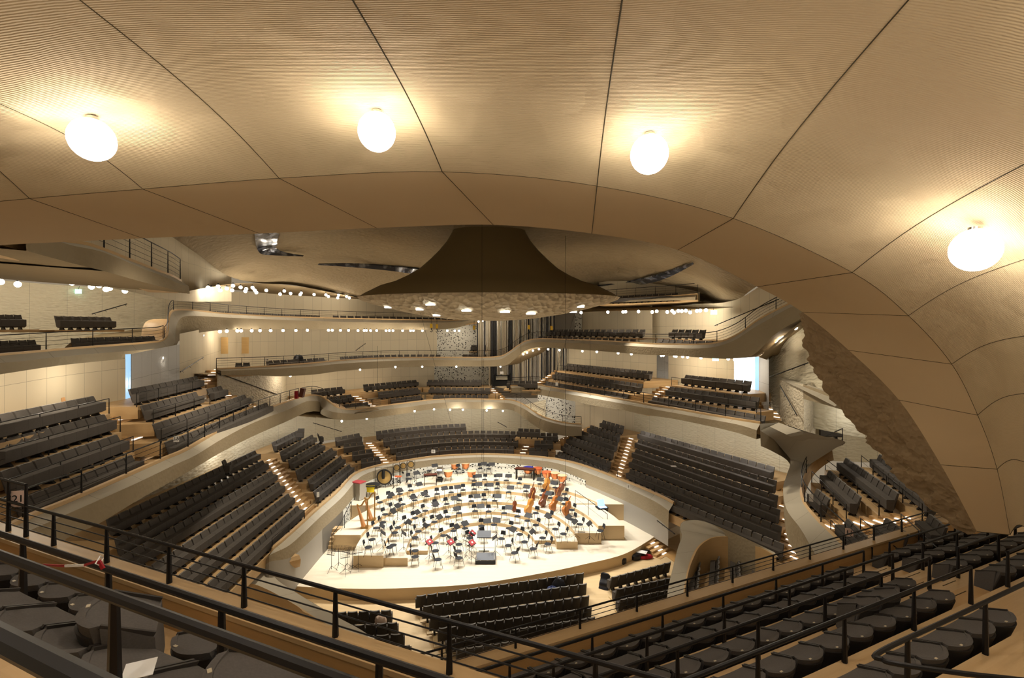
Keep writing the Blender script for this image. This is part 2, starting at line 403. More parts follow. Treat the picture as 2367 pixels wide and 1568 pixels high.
for s, P, n in zip(ring, Pin, nd):
    n = n*sg
    q = P+n*.32; q.z = zat(q, s[2]); Po.append(q)
    b = P+n*.36; b.z = zat(b, s[3]); Pb.append(b)
    z = P+n*.38; z.z = -.05; Pz.append(z)
Pin, Po, Pb, Pz = (smooth_path(x, 6) for x in (Pin, Po, Pb, Pz))
f = struct('wall_stage', MB().loft([Po, Pb]), M['fascia']); f.data.materials.append(M['perf'])
cps = struct('coping', MB().loft([Pin, Po]), M['coping'], f)
n2 = [n*sg for n in sidedirs(Pin, 1)]
RINGRAIL = [p-n*.1+UP*.12 for p, n in zip(Pin, n2)]
struct('kerb', MB().loft([Pin, [p+UP*.12 for p in Pin], [p+UP*.12-n*.16 for p, n in zip(Pin, n2)], [p-UP*.5-n*.16 for p, n in zip(Pin, n2)], [p-UP*.5-n*1.4 for p, n in zip(Pin, n2)]]), M['floor'], f)
i0, i1 = 30, 86          # lower wall: doors at the two ends, pierced plaster in between
low = MB().loft([Pb[:i0+1], Pz[:i0+1]]); struct('door_panels', low, M['grey'], f)
struct('pierced_panel', MB().loft([Pb[24:i1+6], Pz[24:i1+6]]), M['perf'], f)
struct('door_panels', MB().loft([Pb[i1+5:], Pz[i1+5:]]), M['grey'], f)
# upper perforation on the curved back
struct('pierced_panel', MB().loft([[a*.35+b*.65+n*.03 for a, b, n in zip(Po[36:92], Pb[36:92], n2[36:92])], [b+n*.03 for b, n in zip(Pb[36:92], n2[36:92])]]), M['perf'], f)
# ---- balcony edges
ledgeA = [(-90,1278,1285,1315,4.15),(17,1226,1233,1292,4.2),(89,1191.6,1203,1262,4.22),(140,1171,1182,1234,4.24),(199,1146,1157,1210,4.25),(298,1102,1114,1153,4.25),(382,1064,1075,1108,4.25),(433,1042,1052,1079,4.25),(500,1003,1013,1042,4.25),(576,965,976,1006,4.25),(653,934,948,973.5,4.27),(700,919,928,953,4.35),
          (730,915,929,951.8,4.5),(750,923,941,958,4.8),(772,939,952,968,5.2),(795,947,956,971.5,5.6),(831,947.5,955,969,5.85),(883,940,947,963,5.9),(934,933.5,942,955.6,5.9),(1000,925.5,932.7,946,5.9),(1060,923.5,930,944.5,5.9),(1110,924,930,946,5.9),(1153,925,930.5,945.5,5.93),(1180,926,933,948,6.0),(1198,931,938,954,6.2),(1217,941,947,968,6.55),(1242,958,963,986,7.2),(1268,969.6,974,1000,7.55),(1306,979,984,1008,7.85),(1344,982,987,1008,7.95)]
RA = kerb_and_parapet(ledgeA, soffit=4.5)
ledgeB = [(1180,893.5,896,908,3.95),(1200,893,896,908,3.95),(1238,891,896,911,3.95),(1264,895,901,915,3.97),(1315,904,910,924,4.0),(1366,913,919,935,4.0),(1417,922,928,944,4.02),(1455,928.5,935,950,4.03),(1498,937,943,959,4.05),(1556,946,953,967,4.07),(1633,960,967,982,4.1),(1710,973,981,1000,4.1),(1757,980,995,1016,4.1)]
RB_ = kerb_and_parapet(ledgeB, soffit=4.5)
ledgeC = [(502,855,857,868,'Y',30.2),(575,851,855,868,'Y',32.5),(642,847,852,870,'Y',35),(720,841,847,866,'Y',39),(782.7,835,841,858,'Y',42.3),(885,829,835,851,'Y',46),(1000,827.5,833,847.5,'Y',48.6),(1080,827.5,833.5,847.5,'Y',49.3),(1119,827.5,833.5,847.5,'Y',49.4),(1157,824.5,831,847,'Y',49.3),(1178,814,821,843,'Y',48.8),(1195,801.5,810,830,'Y',48.3),(1216,789.5,797,813,'Y',47.5),(1246,784.5,791,804,'Y',46.5),(1310,786,793,806,'Y',43.8),
          (1400,789.5,796,812.5,'Y',39),(1497,796,802,820,'Y',34),(1572,798,805,823,'Y',30.8),(1616,798,806,826,'Y',29),(1661,793,802,829,'Y',27.6),(1705,775,787,829,'Y',26.6),(1750,743,758,820,'Y',25.6),(1794,719,733,778,'Y',24.8),(1833,701,712,752,'Y',24),(1875,688,698,730,'Y',23.2)]
RC_ = kerb_and_parapet(ledgeC, soffit=5, floorback=2.4)
ledgeD = [(-110,832,842,890,'Y',17.5),(0,823,838,877.6,'Y',19.5),(90,815,829,864,'Y',21),(178.6,807,820,849.5,'Y',22.5),(270,800,813,836,'Y',24.3),(345,794,807,826,'Y',26),(376,789,803,822,'Y',26.9),(389,776,794,820,'Y',27.6),(391,755,778,812,'Y',28.4),(393,735,757,800,'Y',29),(400,722,742,788,'Y',29.8),(415,718,732,776,'Y',30.6),(451,719.5,731,769,'Y',32),(528,727,735,762,'Y',35.5),(655,733.5,740,761.5,'Y',41),(783,737,744,762,'Y',45.5),(900,739.5,746,762,'Y',48.5),(1000,741,746,762,'Y',50.5),(1055,741.5,745,758,'Y',51.5),(1082,738.5,742,748,'Y',51.6),(1108,736,739,743,'Y',51.5)]
RD = kerb_and_parapet(ledgeD, soffit=5)
ledgeG = [(20,515,530,580,'Y',11.5),(132,556,566,608,'Y',13.5),(211,570,583,627,'Y',14.6),(300,603,618,651,'Y',17.2),(360,626,640,665,'Y',19.5),(398,640,657,674,'Y',21.5),(420,652,662,679,'Y',23)]
RG = kerb_and_parapet(ledgeG, soffit=9, z_soff=.5)
ledgeT = [(1385,694,697,700,'Y',44),(1430,692,696,700,'Y',42.5),(1500,688,692,697,'Y',40.5),(1560,685,689,695,'Y',38.8),(1612,681,686,694,'Y',37.4)]
RT = kerb_and_parapet(ledgeT, soffit=1.2, floorback=2)
# the wide stone band that drops past the steps to the oak niche, between the long tier and the terrace with the 11 sign
bl = smooth_path([U(*p) for p in ((1757,996,4.25),(1790,1018,4.9),(1818,1043,5.9),(1827,1070,6.5),(1818,1100,6.9),(1810,1130,7.05),(1818,1178,7.15),(1851,1224,7.2),(1887,1288,7.2),(1935,1372,7.2))], 5)
br_ = smooth_path([U(*p) for p in ((1800,977,4.1),(1870,1002,4.3),(1954,1022,4.6),(1908,1045,5.6),(1872,1076,6.4),(1851,1119,6.75),(1853,1157,6.85),(1884,1200,6.95),(1930,1245,7.0),(2010,1330,7.0))], 5)
hb = [(.72, .62, .5, .35, .3, .8, 1.2, 1.3, 1.3, 1.3)[min(9, i//5)]*(1-(i % 5)/5)+(.72, .62, .5, .35, .3, .8, 1.2, 1.3, 1.3, 1.3)[min(9, i//5+1)]*((i % 5)/5) for i in range(len(bl))]
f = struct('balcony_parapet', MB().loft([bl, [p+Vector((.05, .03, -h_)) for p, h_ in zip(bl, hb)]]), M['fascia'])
struct('coping', MB().loft([bl, [(a+b)/2 for a, b in zip(bl, br_)], br_]), M['coping'], f)
struct('kerb', MB().loft([br_[14:], [p+Vector((.1, 0, .06)) for p in br_[14:]], [p+Vector((.2, 0, -.5)) for p in br_[14:]]]), M['floor'], f)
RBAND = [p+Vector((.08, 0, .05)) for p in br_[12:]]
f2 = struct('balcony_parapet', MB().loft([[U(1757, 980, 4.1), U(1800, 977, 4.1), U(1870, 1000, 4.25), U(1954, 1022, 4.6)], [U(1757, 996, 4.25), U(1790, 1018, 4.9), U(1826, 1060, 6.2), U(1870, 1075, 6.3)]]), M['coping'])
# niche parapets left and right of the stalls: curved stone tops with oak lining
def niche(outer, inner, zlow, lab):
    a = smooth_path([U(*p) for p in outer], 6); b = smooth_path([U(*p) for p in inner], 6)
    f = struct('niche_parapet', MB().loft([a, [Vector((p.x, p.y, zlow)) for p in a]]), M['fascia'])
    struct('coping', MB().loft([a, b]), M['coping'], f)
    c = [p+UP*.03 for p in b]; cen = sum(b, Vector())/len(b)
    d = [p+UP*.03+(Vector((cen.x, cen.y, p.z))-p).normalized()*.1 for p in b]
    e = [Vector((p.x, p.y, zlow)) for p in d]
    struct('oak_lining', MB().loft([b, c, d, [(x+y)/2 for x, y in zip(d, e)], e]), M['oaktop'], f)
niche([(1541,1440,11.6),(1541,1392,11.5),(1546,1352,11.3),(1556,1311,11.0),(1566,1270,10.75),(1576,1240,10.5),(1572,1222,10.3),(1580,1206,10.15),(1620,1204,10.1),(1680,1226,10.05),(1740,1253,10.0),(1790,1277,10.0)],
      [(1570,1440,11.6),(1577,1392,11.5),(1583,1350,11.35),(1593,1304,11.1),(1612,1266,10.85),(1640,1246,10.6),(1668,1241,10.45),(1700,1243,10.35),(1720,1250,10.25),(1745,1262,10.2),(1768,1271,10.1),(1800,1290,10.1)], -.35, 'right')
niche([(612,1298,10.9),(620,1312,11.1),(640,1340,11.3),(678,1366,11.45),(730,1398,11.55),(780,1427,11.6),(832,1455,11.65),(884,1490,11.7),(920,1512,11.7)],
      [(560,1352,11.0),(585,1352,11.1),(612,1362,11.3),(640,1376,11.45),(690,1404,11.55),(730,1430,11.6),(790,1466,11.65),(850,1500,11.7),(900,1530,11.7)], -.5, 'left')
struct('floor', MB().prism([(6.8, 14), (15.5, 14), (15.5, 27.5), (9.4, 27.5), (8.4, 24), (7.4, 20)], -.9, -.3), M['floor'])
# ---- outer walls, tier by tier
W1 = [(-19.6,14,3.6,7.4),(-19.4,21,3.6,7.7),(-19.2,28,3.6,7.9),(-19.2,34,3.6,7.7),(-19,38.5,3.6,7.3),(-17,42.5,3.4,6.4),(-13.5,45.6,3.0,6.0),(-8,47.6,2.9,5.85),(-3.5,48.3,2.9,5.8),(.7,48.2,2.9,5.8),(3.4,47.9,2.9,6.4)]
wallr('wall_back', W1, M['wallwavy'])
W1r = [(1243,48),(1330,48.4),(1390,47.8),(1466,44.4),(1560,40.2),(1640,36.3),(1720,33.2),(1790,30.7),(1835,29.6)]
pv = [(*XY(p, y), 3.2, 7.3+(.3 if i > 2 else 0)) for i, (p, y) in enumerate(W1r)]
wallr('wall_back', pv[:2], M['perf']); wallr('wall_back', pv[1:3]+[(*XY(1466, 44.4), 3.2, 7.4)], M['wall']); wallr('wall_right', pv[3:], M['wallwavy'])
wallr('wall_left', [(-15.2,9,8.5,11.2),(-16.2,14,8.5,11.3),(-17.1,18,8.5,11.5),(*XY(290, 21.6),8.5,11.6)], M['wall'])
wallr('window_1', [(*XY(289.5, 21.62), 8.5, 11.8), (*XY(303, 22.2), 8.5, 11.8)], M['dayblue'])
wallr('trim_1', [(*XY(302.5, 22.1), 8.5, 11.8), (*XY(303.8, 22.1), 8.5, 11.8)], M['joint'])
wallr('wall_left', [(*XY(303.5, 22.3), 8.8, 11.8), (*XY(415, 27.5), 8.8, 12.2)], M['daytintwall'])
wallr('wall_left', [(*XY(415, 27.5), 8.8, 12.8), (*XY(470, 33), 8.8, 13.2), (*XY(512, 37), 9.0, 13.6)], M['wall'])
wallr('wall_left', [(*XY(502, 30.1), 7.4, 10.4), (*XY(575, 33.5), 6.6, 10.4), (*XY(652, 38.5), 6.4, 10.0)], M['wallcell'])
wallr('wall_left', [(*XY(652, 38.5), 6.0, 9.9), (*XY(662, 42), 6.0, 9.9)], M['wall'])
wallr('wall_back', [(*XY(662, 42), 6.0, 9.9), (*XY(820, 48.5), 6.0, 9.9), (*XY(1004, 51.8), 6.0, 9.9)], M['wall'])
wallr('wall_back', [(*XY(1004, 51.8), 6.0, 9.9), (*XY(1130, 51.8), 6.0, 9.9)], M['perf'])
wallr('wall_back', [(*XY(1127, 52.6), 6.0, 15.5), (*XY(1345, 52.0), 6.0, 15.5)], M['grey'])
wallr('wall_right', [(*XY(1306, 50.5), 8, 12), (*XY(1410, 43.5), 8, 12), (*XY(1518, 38.6), 8, 12)], M['wall'])
wallr('wall_right', [(*XY(1518, 40), 8, 12), (*XY(1545, 38.6), 8, 12)], M['daytintwall'])
wallr('wall_right', [(*XY(1545, 38), 8, 12), (*XY(1620, 34), 8, 12), (*XY(1697, 31), 8, 12)], M['wall'])
wallr('window_2', [(*XY(1697, 31), 8.6, 11.9), (*XY(1746, 29.6), 8.6, 11.9)], M['day'])
wallr('trim_2', [(*XY(1745, 29.5), 8.6, 11.9), (*XY(1754, 29.2), 8.6, 11.9)], M['dayblue'])
wallr('wall_right', [(*XY(1754, 29.2), 8, 12), (*XY(1777, 27), 8, 12)], M['daytintwall'])
wallr('wall_right', [(*XY(1777, 28), 8, 12.4), (*XY(1822, 26), 8, 13.4), (*XY(1880, 24), 8, 14.2), (*XY(2000, 21.5), 8, 15)], M['wallwavy'])
wallr('wall_back', [(*XY(505, 37), 9.8, 13.7), (*XY(660, 44.5), 9.8, 13.9), (*XY(840, 51), 9.8, 13.9), (*XY(1010, 54), 9.8, 14.2)], M['wall'])
wallr('wall_back', [(*XY(1010, 54), 9.8, 16), (*XY(1104, 53.5), 9.8, 16)], M['perf'])
wallr('wall_back', [(*XY(1278, 52.5), 12, 16), (*XY(1345, 51.9), 12, 16)], M['perf'])
wallr('wall_right', [(*XY(1344, 52), 11, 15.8), (*XY(1420, 47.5), 11, 15.8), (*XY(1508, 42.5), 11, 15.5)], M['wall'])
wallr('wall_right', [(*XY(1508, 43.5), 11, 15.4), (*XY(1600, 38.5), 11, 15.3), (*XY(1700, 33), 11, 15.2), (*XY(1790, 29.5), 11, 16.4), (*XY(1880, 27), 11, 17)], M['wall'])
wallr('wall_left', [(-27,22,11,16.4),(*XY(0, 27.5),11,15.9),(*XY(383, 36),11,16.2)], M['wallwavy'])
wallr('wall_back', [(*XY(383, 36),13,16.3),(*XY(640, 46),13,16.9),(*XY(834, 52),13,17),(*XY(1040, 57),13,17.2)], M['wall'])
wallr('wall_left', [(*XY(180, 19),14.8,19),(*XY(300, 23),14.8,19.5),(*XY(420, 29),14.8,19.6),(*XY(535, 38),15.5,19.5)], M['wall'])
wallr('wall_right', [(*XY(1385, 45.8),15.8,18.5),(*XY(1500, 42.6),15.8,18.5),(*XY(1618, 39),15.6,18.3)], M['wall'])
wallr('wall_right', [(*XY(1803, 26.5),7.0,10.2),(*XY(1832, 24.6),7.4,10.25),(*XY(1858, 23.0),8.0,10.3)], M['wallcell'])
wallr('wall_right', [(*XY(1857, 23.02),9.6,10.3),(*XY(1920, 20.5),9.6,10.15),(*XY(1990, 18.5),9.5,9.9)], M['fascia'])
wallr('wall_right', [(*XY(1856, 23.1),7.3,10.3),(*XY(1885, 24.2),7.0,10.3)], M['wallcell'])
wallr('wall_right', [(*XY(1862, 25.2),6.2,10.3),(*XY(1935, 24.5),6.2,10.3),(*XY(2060, 24.8),6.0,10.5),(*XY(2230, 23),6.0,10.5)], M['wallwavy'])
cpn = MB().loft([[D(1805, 873, 26.6), D(1870, 890, 23.3), D(1960, 920, 20)], [D(1803, 877, 26.3), D(1850, 899, 22.6), D(1930, 940, 19)]]); struct('trim_3', cpn, M['coping'])
for q in ((511, 780, 527, 818), (559, 780, 575, 817.5)):
    Y = 36.6 if q[0] < 540 else 39.2
    a, b = D(q[0], q[1], Y), D(q[2], q[3], Y)
    o = obj('shutter', MB().box((a+b)/2, (abs(b.x-a.x), .06, abs(a.z-b.z))), M['doorpanel'])
    tag(o, 'light oak shutter panel on the cream wall, ' + ('nearer the stairs' if q[0] < 540 else 'further from the stairs'), 'shutter', 'oak shutters on the third tier')
# third tier right soffit lamp side wall, exits
# ---- ceiling shell
cols = [((250,470,17),(398,548,24)),((380,470,19),(460,590,30)),((520,470,22),(527,638,36)),((640,470,24),(600,655,40)),((760,460,25),(690,661,44)),((950,450,26),(834,690,50)),((1130,450,26),(1130,707,53)),((1300,455,26),(1420,697,51)),((1450,480,25),(1616,703,42)),((1560,520,24),(1693,711,35.5)),((1650,560,22),(1723,681,32)),((1720,600,20),(1765,652,28))]
A = smooth_path([D(*c[0]) for c in cols], 5); B = smooth_path([D(*c[1]) for c in cols], 5)
rows = []
for j in range(15):
    t = j/14; rows.append([a.lerp(b, t)+UP*(.9*math.sin(math.pi*t)) for a, b in zip(A, B)])
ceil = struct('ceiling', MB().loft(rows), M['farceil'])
def ceil_at(px, py):                          # point on the shell seen at a pixel
    best = None
    for r in rows:
        for p in r:
            q = (CX+p.x/p.y*FPX, CY-(p.z-E)/p.y*FPX); d = (q[0]-px)**2+(q[1]-py)**2
            if best is None or d < best[0]: best = (d, p.y)
    return best[1]
fl = smooth_path([D(*p) for p in ((413,678,24),(485,664,31),(566,655,38),(690,662,43),(834,689,49.5),(960,700,52))], 4)
bk = smooth_path([D(*p) for p in ((400,676,35.5),(462,666,38.5),(560,672,43),(650,681,46),(834,692,51.9),(960,702,55))], 4)
struct('soffit', MB().loft([fl, bk]), M['soffit'], ceil)
struct('soffit', MB().loft([smooth_path([D(*p) for p in ((1342,704,49),(1420,697,50.5),(1616,704,41.5),(1694,711,35))], 4), smooth_path([D(*p) for p in ((1342,722,45),(1420,719,43),(1616,714,36),(1694,711,33))], 4), smooth_path([D(*p) for p in ((1342,722,49),(1420,719,45),(1616,716,37.5),(1694,712,34))], 4)]), M['soffit'], ceil)
struct('soffit', MB().loft([smooth_path([D(*p) for p in ((1755,826,25),(1850,745,23.5),(1900,715,23))], 4), smooth_path([D(*p) for p in ((1775,833,27.8),(1862,755,26),(1930,715,25))], 4)]), M['soffit'], ceil)
# glazed slits in the shell
def slit(pix, label):
    a = [D(x, y, ceil_at(x, y)-.6) for x, y in pix[0]]; b = [D(x, y, ceil_at(x, y)-.6) for x, y in pix[1]]
    a = smooth_path(a, 4); b = smooth_path(b, 4)
    o = obj('ceiling_slit', MB().loft([a, b, [p+Vector((0, .15, .12)) for p in b], [p+Vector((0, .15, .12)) for p in a], a]), M['glass']); tag(o, label, 'skylight')
slit([[(588,536),(590,555),(594,575),(606,588),(640,591),(700,593)], [(648,536),(642,552),(641,566),(645,578),(656,586),(700,593.5)]], 'hook-shaped dark glazed slit in the ceiling shell above the upper balcony')
slit([[(735,612),(800,611),(860,613),(915,617),(970,623)], [(735,613),(800,617),(860,622),(915,628),(970,636)]], 'thin crescent glazed slit in the ceiling, ending behind the reflector funnel')
slit([[(1335,666),(1400,660),(1450,653),(1510,640),(1555,625),(1604,610)], [(1335,667),(1400,667),(1450,663),(1510,653),(1555,637),(1604,611)]], 'curved blade-shaped glazed slit in the ceiling above the top seat row')
# ---- near canopy: folded plaster shell right over the camera
colN = [((-1200,150,3),(-700,530,6.2),(-600,595,9)),((-400,120,3.4),(68,459,6.6),(330,551,9.8)),((0,240,4.4),(330,437,6.8),(600,540,10)),((185,0,3.4),(645,412,7),(870,527,10.4)),((815,0,3.4),(1022,397,7.1),(1140,520,10.6)),((1438,0,3.5),(1380,430,7.4),(1368,540,10.7)),((2100,0,3.6),(1695,505,7.9),(1567,578,10.9)),((2367,380,5.0),(1970,630,8.4),(1750,663,11.2)),((2367,600,6.0),(2100,730,8.6),(1855,722,11.2)),((2367,777,6.9),(2200,842,8.8),(1962,810,10.8)),((2367,910,7.5),(2260,960,8.9),(2078,925,10.3)),((2367,1068,8.0),(2305,1085,9.0),(2175,1075,9.8)),((2367,1218,8.6),(2335,1237,9.2),(2258,1229,9.6))]
Aa = [D(*c[0]) for c in colN]; Ff = [D(*c[1]) for c in colN]; Gg = [D(*c[2]) for c in colN]
Xx = [a+(a-f_)*(2.4 if i < 7 else 4.0) for i, (a, f_) in enumerate(zip(Aa, Ff))]
SUB = 6
Xs, As, Fs, Gs = (smooth_path(x, SUB) for x in (Xx, Aa, Ff, Gg))
rowsN = [[x.lerp(a, j/8) for x, a in zip(Xs, As)] for j in range(8)]
rowsN += [[a.lerp(f_, j/12)+UP*.10*math.sin(math.pi*j/12) for a, f_ in zip(As, Fs)] for j in range(13)]
can = struct('ceiling', MB().loft(rowsN), M['canopy'])
rowsL = [[f_.lerp(g, j/6) for f_, g in zip(Fs, Gs)] for j in range(7)]
struct('canopy_lip', MB().loft(rowsL), M['canopylip'], can)
top = [[g+Vector((0, .10, .16)) for g in Gs], [g+Vector((0, .02, .45)) for g in Gs]]
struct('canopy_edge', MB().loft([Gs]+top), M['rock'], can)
# rough broken face on the outer side of the descending fold
i8 = 8*SUB
g = Gs[i8:]
outer = smooth_path([D(*p) for p in ((1853,726,11.9),(1866,830,12.2),(1925,925,12.0),(2050,1072,11.2),(2185,1205,10.2),(2236,1236,9.9))], 8)
m_ = len(g); outer = [along(outer, arc_len(outer)*i/(m_-1)) for i in range(m_)]
fine = []
gg = smooth_path(g, 6); oo = smooth_path(outer, 6)
for j in range(15):
    t = j/14; row = []
    for i, (a, b) in enumerate(zip(gg, oo)):
        p = a.lerp(b, t); amp = .09*math.sin(math.pi*min(t*1.6, 1)*.5)*(1 if j else 0)
        q = p*2.2
        from mathutils import noise as NZ
        row.append(p+(Vector((-.8, .6, .1)))*NZ.noise(q*1.5)*amp*2.0+Vector((-.8, .6, 0))*NZ.noise(q*4.5)*amp*.8)
    fine.append(row)
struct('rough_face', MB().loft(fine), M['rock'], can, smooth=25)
# dark joints between the plaster panels
jt = MB()
for ci in range(1, 13):
    k = ci*SUB
    line = [rowsN[j][k] for j in range(0, 21)]+[rowsL[j][k] for j in range(1, 7)]
    rr = .0075 if ci in (4, 5, 6, 7) else .0055
    obj('joint', MB().tube([p-UP*.0 for p in line], rr, 4, cap=False), M['joint'], can)
obj('joint', MB().tube(Fs, .0055, 4, cap=False), M['joint'], can)
for y2 in ((1855,722,1962,810), ):
    pass
# ---- the reflector: gauze funnel over a dimpled plaster bowl
RX, RY = (1130-CX)/FPX*33, 33.0
rf = thing('acoustic_reflector', 'huge mushroom-shaped plaster reflector hanging over the stage under a dark gauze funnel', 'reflector', (RX, RY, 0))
rf['kind'] = 'thing'
zz = lambda y: E+(784-y)/33.33
prof = [(9.02, 15.35),(8.6, 15.62),(7.5, zz(665)+.1),(6.5, zz(652)),(5.6, zz(638)),(4.8, zz(622)),(4.05, zz(600)),(3.45, zz(580)),(2.9, zz(558)),(2.55, zz(538)),(2.4, zz(520)),(2.3, zz(480))]
obj('gauze_funnel', MB().lathe(prof, 64, sy=.42), M['gauze'], rf, 60)
bowl = [(9.05, 15.36),(8.9, 15.2),(8.2, 14.95),(6.8, 14.58),(5, 14.2),(3, 13.9),(1.2, 13.78),(0, 13.76)]
obj('plaster_bowl', MB().lathe(bowl, 96, sy=.42), M['bowl'], rf, 60)
LENS = [(995,704),(970,715),(897,710),(1009,729),(1078,718),(1167,721),(1227,725),(1342,709),(1325,721)]
def bowl_hit(px, py):
    d = Vector(((px-CX)/FPX, 1, (CY-py)/FPX))
    for i in range(2400):
        Y = 26+i*.006; p = Vector((0, 0, E))+d*Y; r = math.hypot(p.x-RX, (p.y-RY)/.42)
        if r < 9:
            for (r0, z0), (r1, z1) in zip(bowl, bowl[1:]):
                if r1 <= r <= r0:
                    z = z1+(z0-z1)*(r-r1)/(r0-r1 or 1)
                    if p.z >= z: return p
    return D(px, py, 31)
for i, (px, py) in enumerate(LENS):
    p = bowl_hit(px, py)
    l = MB().lathe([(0, -.03), (.30 if i in (0, 4, 5, 6) else .24, -.03), (.32 if i in (0, 4, 5, 6) else .26, .03), (0, .05)], 16, (p.x-RX, p.y-RY, p.z-.03)); obj('spotlight_lens', l, M['spotlens'], rf)
# ================================================================== SEAT TERRACES
SEATS = []          # dicts: pos, rz, block, row, idx, n, near
BLOCKDESC = {}
FS = []             # floor strips
def rzof(f): return math.atan2(-f.x, f.y)
GROUNDED = ('LLa', 'LLb', 'C', 'Cl', 'Cr', 'RC', 'RB', 'RRa', 'RRb', 'St', 'Sl', 'Sr', 'Ni')
def block(key, rows, desc, hint=SC, front=.42, back=1.6, ext=(.5, .5), floor=M['floor'], thick=.5, rowrail=0, rail_label='', gap=1.9, H=.80):
    """rows front to back: (x1,y1,x2,y2,n,k[,xm,ym]) = back-rest tops of the end seats, in pixels, and their drop below the eye."""
    BLOCKDESC[key] = (desc, len(rows)); lines = []
    for r in rows:
        a, b = U(r[0], r[1], r[5]), U(r[2], r[3], r[5])
        if len(r) > 6:
            m_ = U(r[6], r[7], r[5]); c = m_*2-(a+b)/2
            L = [a*(1-t)**2+c*2*t*(1-t)+b*t*t for t in [i/16 for i in range(17)]]
        else: L = [a.lerp(b, i/8) for i in range(9)]
        lines.append(L)
    mid = lines[len(lines)//2]; nd = sidedirs(mid, 1)[len(mid)//2]
    sg = 1 if (hint-mid[len(mid)//2]).dot(nd) > 0 else -1
    pit = []
    for i, L in enumerate(lines):
        if i == 0: pit.append(front+.30)
        else:
            n = sidedirs(L, sg); q = L[len(L)//2]; pr = lines[i-1]
            pit.append(max(.7, min(((p-q).dot(n[len(L)//2]) for p in pr[2:-2]), default=.95)))
    pit = [min(p, 1.35) for p in pit]
    mb = MB()
    for i, (r, L) in enumerate(zip(rows, lines)):
        n = sidedirs(L, sg); z = E-r[5]-H; fn = r[4]; th = thick if i or key in GROUNDED else .10
        tot = arc_len(L)
        for j in range(fn):
            p = along(L, tot*j/(fn-1)) if fn > 1 else L[4]
            ii = min(len(L)-1, int(round((len(L)-1)*(j/(fn-1) if fn > 1 else .5)))); f = n[ii]
            SEATS.append(dict(pos=Vector((p.x, p.y, z))+f*.15, rz=rzof(f), block=key, row=i, idx=j, n=fn, near=False, H=H))
        t0 = (L[0]-L[1]).normalized(); t1 = (L[-1]-L[-2]).normalized()
        LL = [L[0]+t0*ext[0]]+L[1:-1]+[L[-1]+t1*ext[1]]
        fr = [Vector((p.x, p.y, z))+f*(pit[i]-.30) for p, f in zip(LL, n)]
        bk = [Vector((p.x, p.y, z))-f*(back if i == len(rows)-1 else .75) for p, f in zip(LL, n)]
        mb.loft([[p-UP*th for p in fr], fr, bk, [p-UP*th for p in bk]])
        for e in (0, -1):
            q = mb.pts([fr[e], bk[e], bk[e]-UP*th, fr[e]-UP*th]); mb.face(q, q+1, q+2, q+3)
        if rowrail and (i or rowrail == 2):
            pth = [p-f*.04 for p, f in zip(fr, n)]
            railing([pth[0], pth[len(pth)//2], pth[-1]], rail_label % ordn(i), h=.55, wires=1, gap=gap, r=.016, pr=.016)
    struct('terrace_floor', mb, floor, smooth=0)
    return lines
def lerprows(a, b, n): return [[a[i]+(b[i]-a[i])*t/(n-1) for i in range(4)] for t in range(n)]
kL = [9.56-.392*i for i in range(6)]
LLa = [(470,1360,684,1173,16,kL[0]),(401.6,1341,662,1145,17,kL[1]),(337,1317,640,1118,19,kL[2]),(289,1283,623,1092,20,kL[3]),(278,1241,603,1067,20,kL[4]),(258.7,1197,585,1044,20,kL[5])]
block('LLa', LLa, 'tier under the 15 balcony', H=0.76, back=2.6)
LLb = [(729,1134.5,805,1076,11,kL[0]),(716,1108,785,1057,10,kL[1]),(688,1087,764.5,1037.6,11,kL[2]),(671,1062,738,1025,9,kL[3]),(651,1043,719,1007,9,kL[4]),(632.5,1022,685.5,997,7,kL[5])]
block('LLb', LLb, 'tier behind the harps', H=0.76, back=2.6)
Cm = [(921,1047,1182,1032,19,9.6,1052,1031.5),(907,1029,1192,1015,21,9.15,1050,1014.5),(891.6,1013,1200,998,23,8.7,1046,997.5),(875.3,997,1070,980,15,8.25,974,986)]
block('C', Cm, 'curved tier behind the timpani', H=0.85, back=2.2)
block('Cl', [(841,1061,870.4,1057,3,9.6),(821,1044,852.5,1039.5,3,9.15),(801,1026,832,1022,3,8.7),(781,1011,824.5,1003,4,8.25)], 'short tier above the big gong', H=0.85, back=2.2)
block('Cr', [(1230,1036,1259.6,1036,3,9.6),(1242,1019,1271,1019,3,9.15),(1255.5,1001.6,1283,1002,3,8.7),(1204,991,1243,992.5,4,8.25)], 'short tier above the blue covered timpani', H=0.85, back=.8)
block('RC', [(1296,1045.7,1399.6,1088.6,11,9.9),(1308.8,1027,1407.8,1067,11,9.48),(1320.5,1010,1415,1041.6,11,9.06),(1338.4,995,1423.6,1023,10,8.64),(1369,984.5,1429.7,1003,7,8.22),(1397.5,973,1438.4,984.5,5,7.8)], 'tier above the double basses', back=2.4)
RBr = [(1456,1113,1800.7,1254.6,20,9.9),(1462,1087,1796,1214.5,20,9.45),(1468.4,1062,1792.7,1176,20,9.0),(1474.6,1040,1788,1143.4,20,8.56),(1481,1018,1785.6,1109.5,20,8.11),(1487,997.4,1781,1078,20,7.66)]
block('RB', RBr, 'tier above the stage doors', back=2.4)
RRa = [(1892,1134,1912.5,1151,3,6.6),(1920,1091.6,1984,1146,7,6.2),(1959,1062,2069,1137,10,5.8),(2037.5,1054,2165,1143,10,5.4)]
block('RRa', RRa, 'terrace inside curved stone parapet', hint=Vector((0, 22, 0)), rowrail=1, rail_label='thin black rail in front of the %s row of the terrace inside the curved stone parapet', back=1.2, ext=(.9, .5))
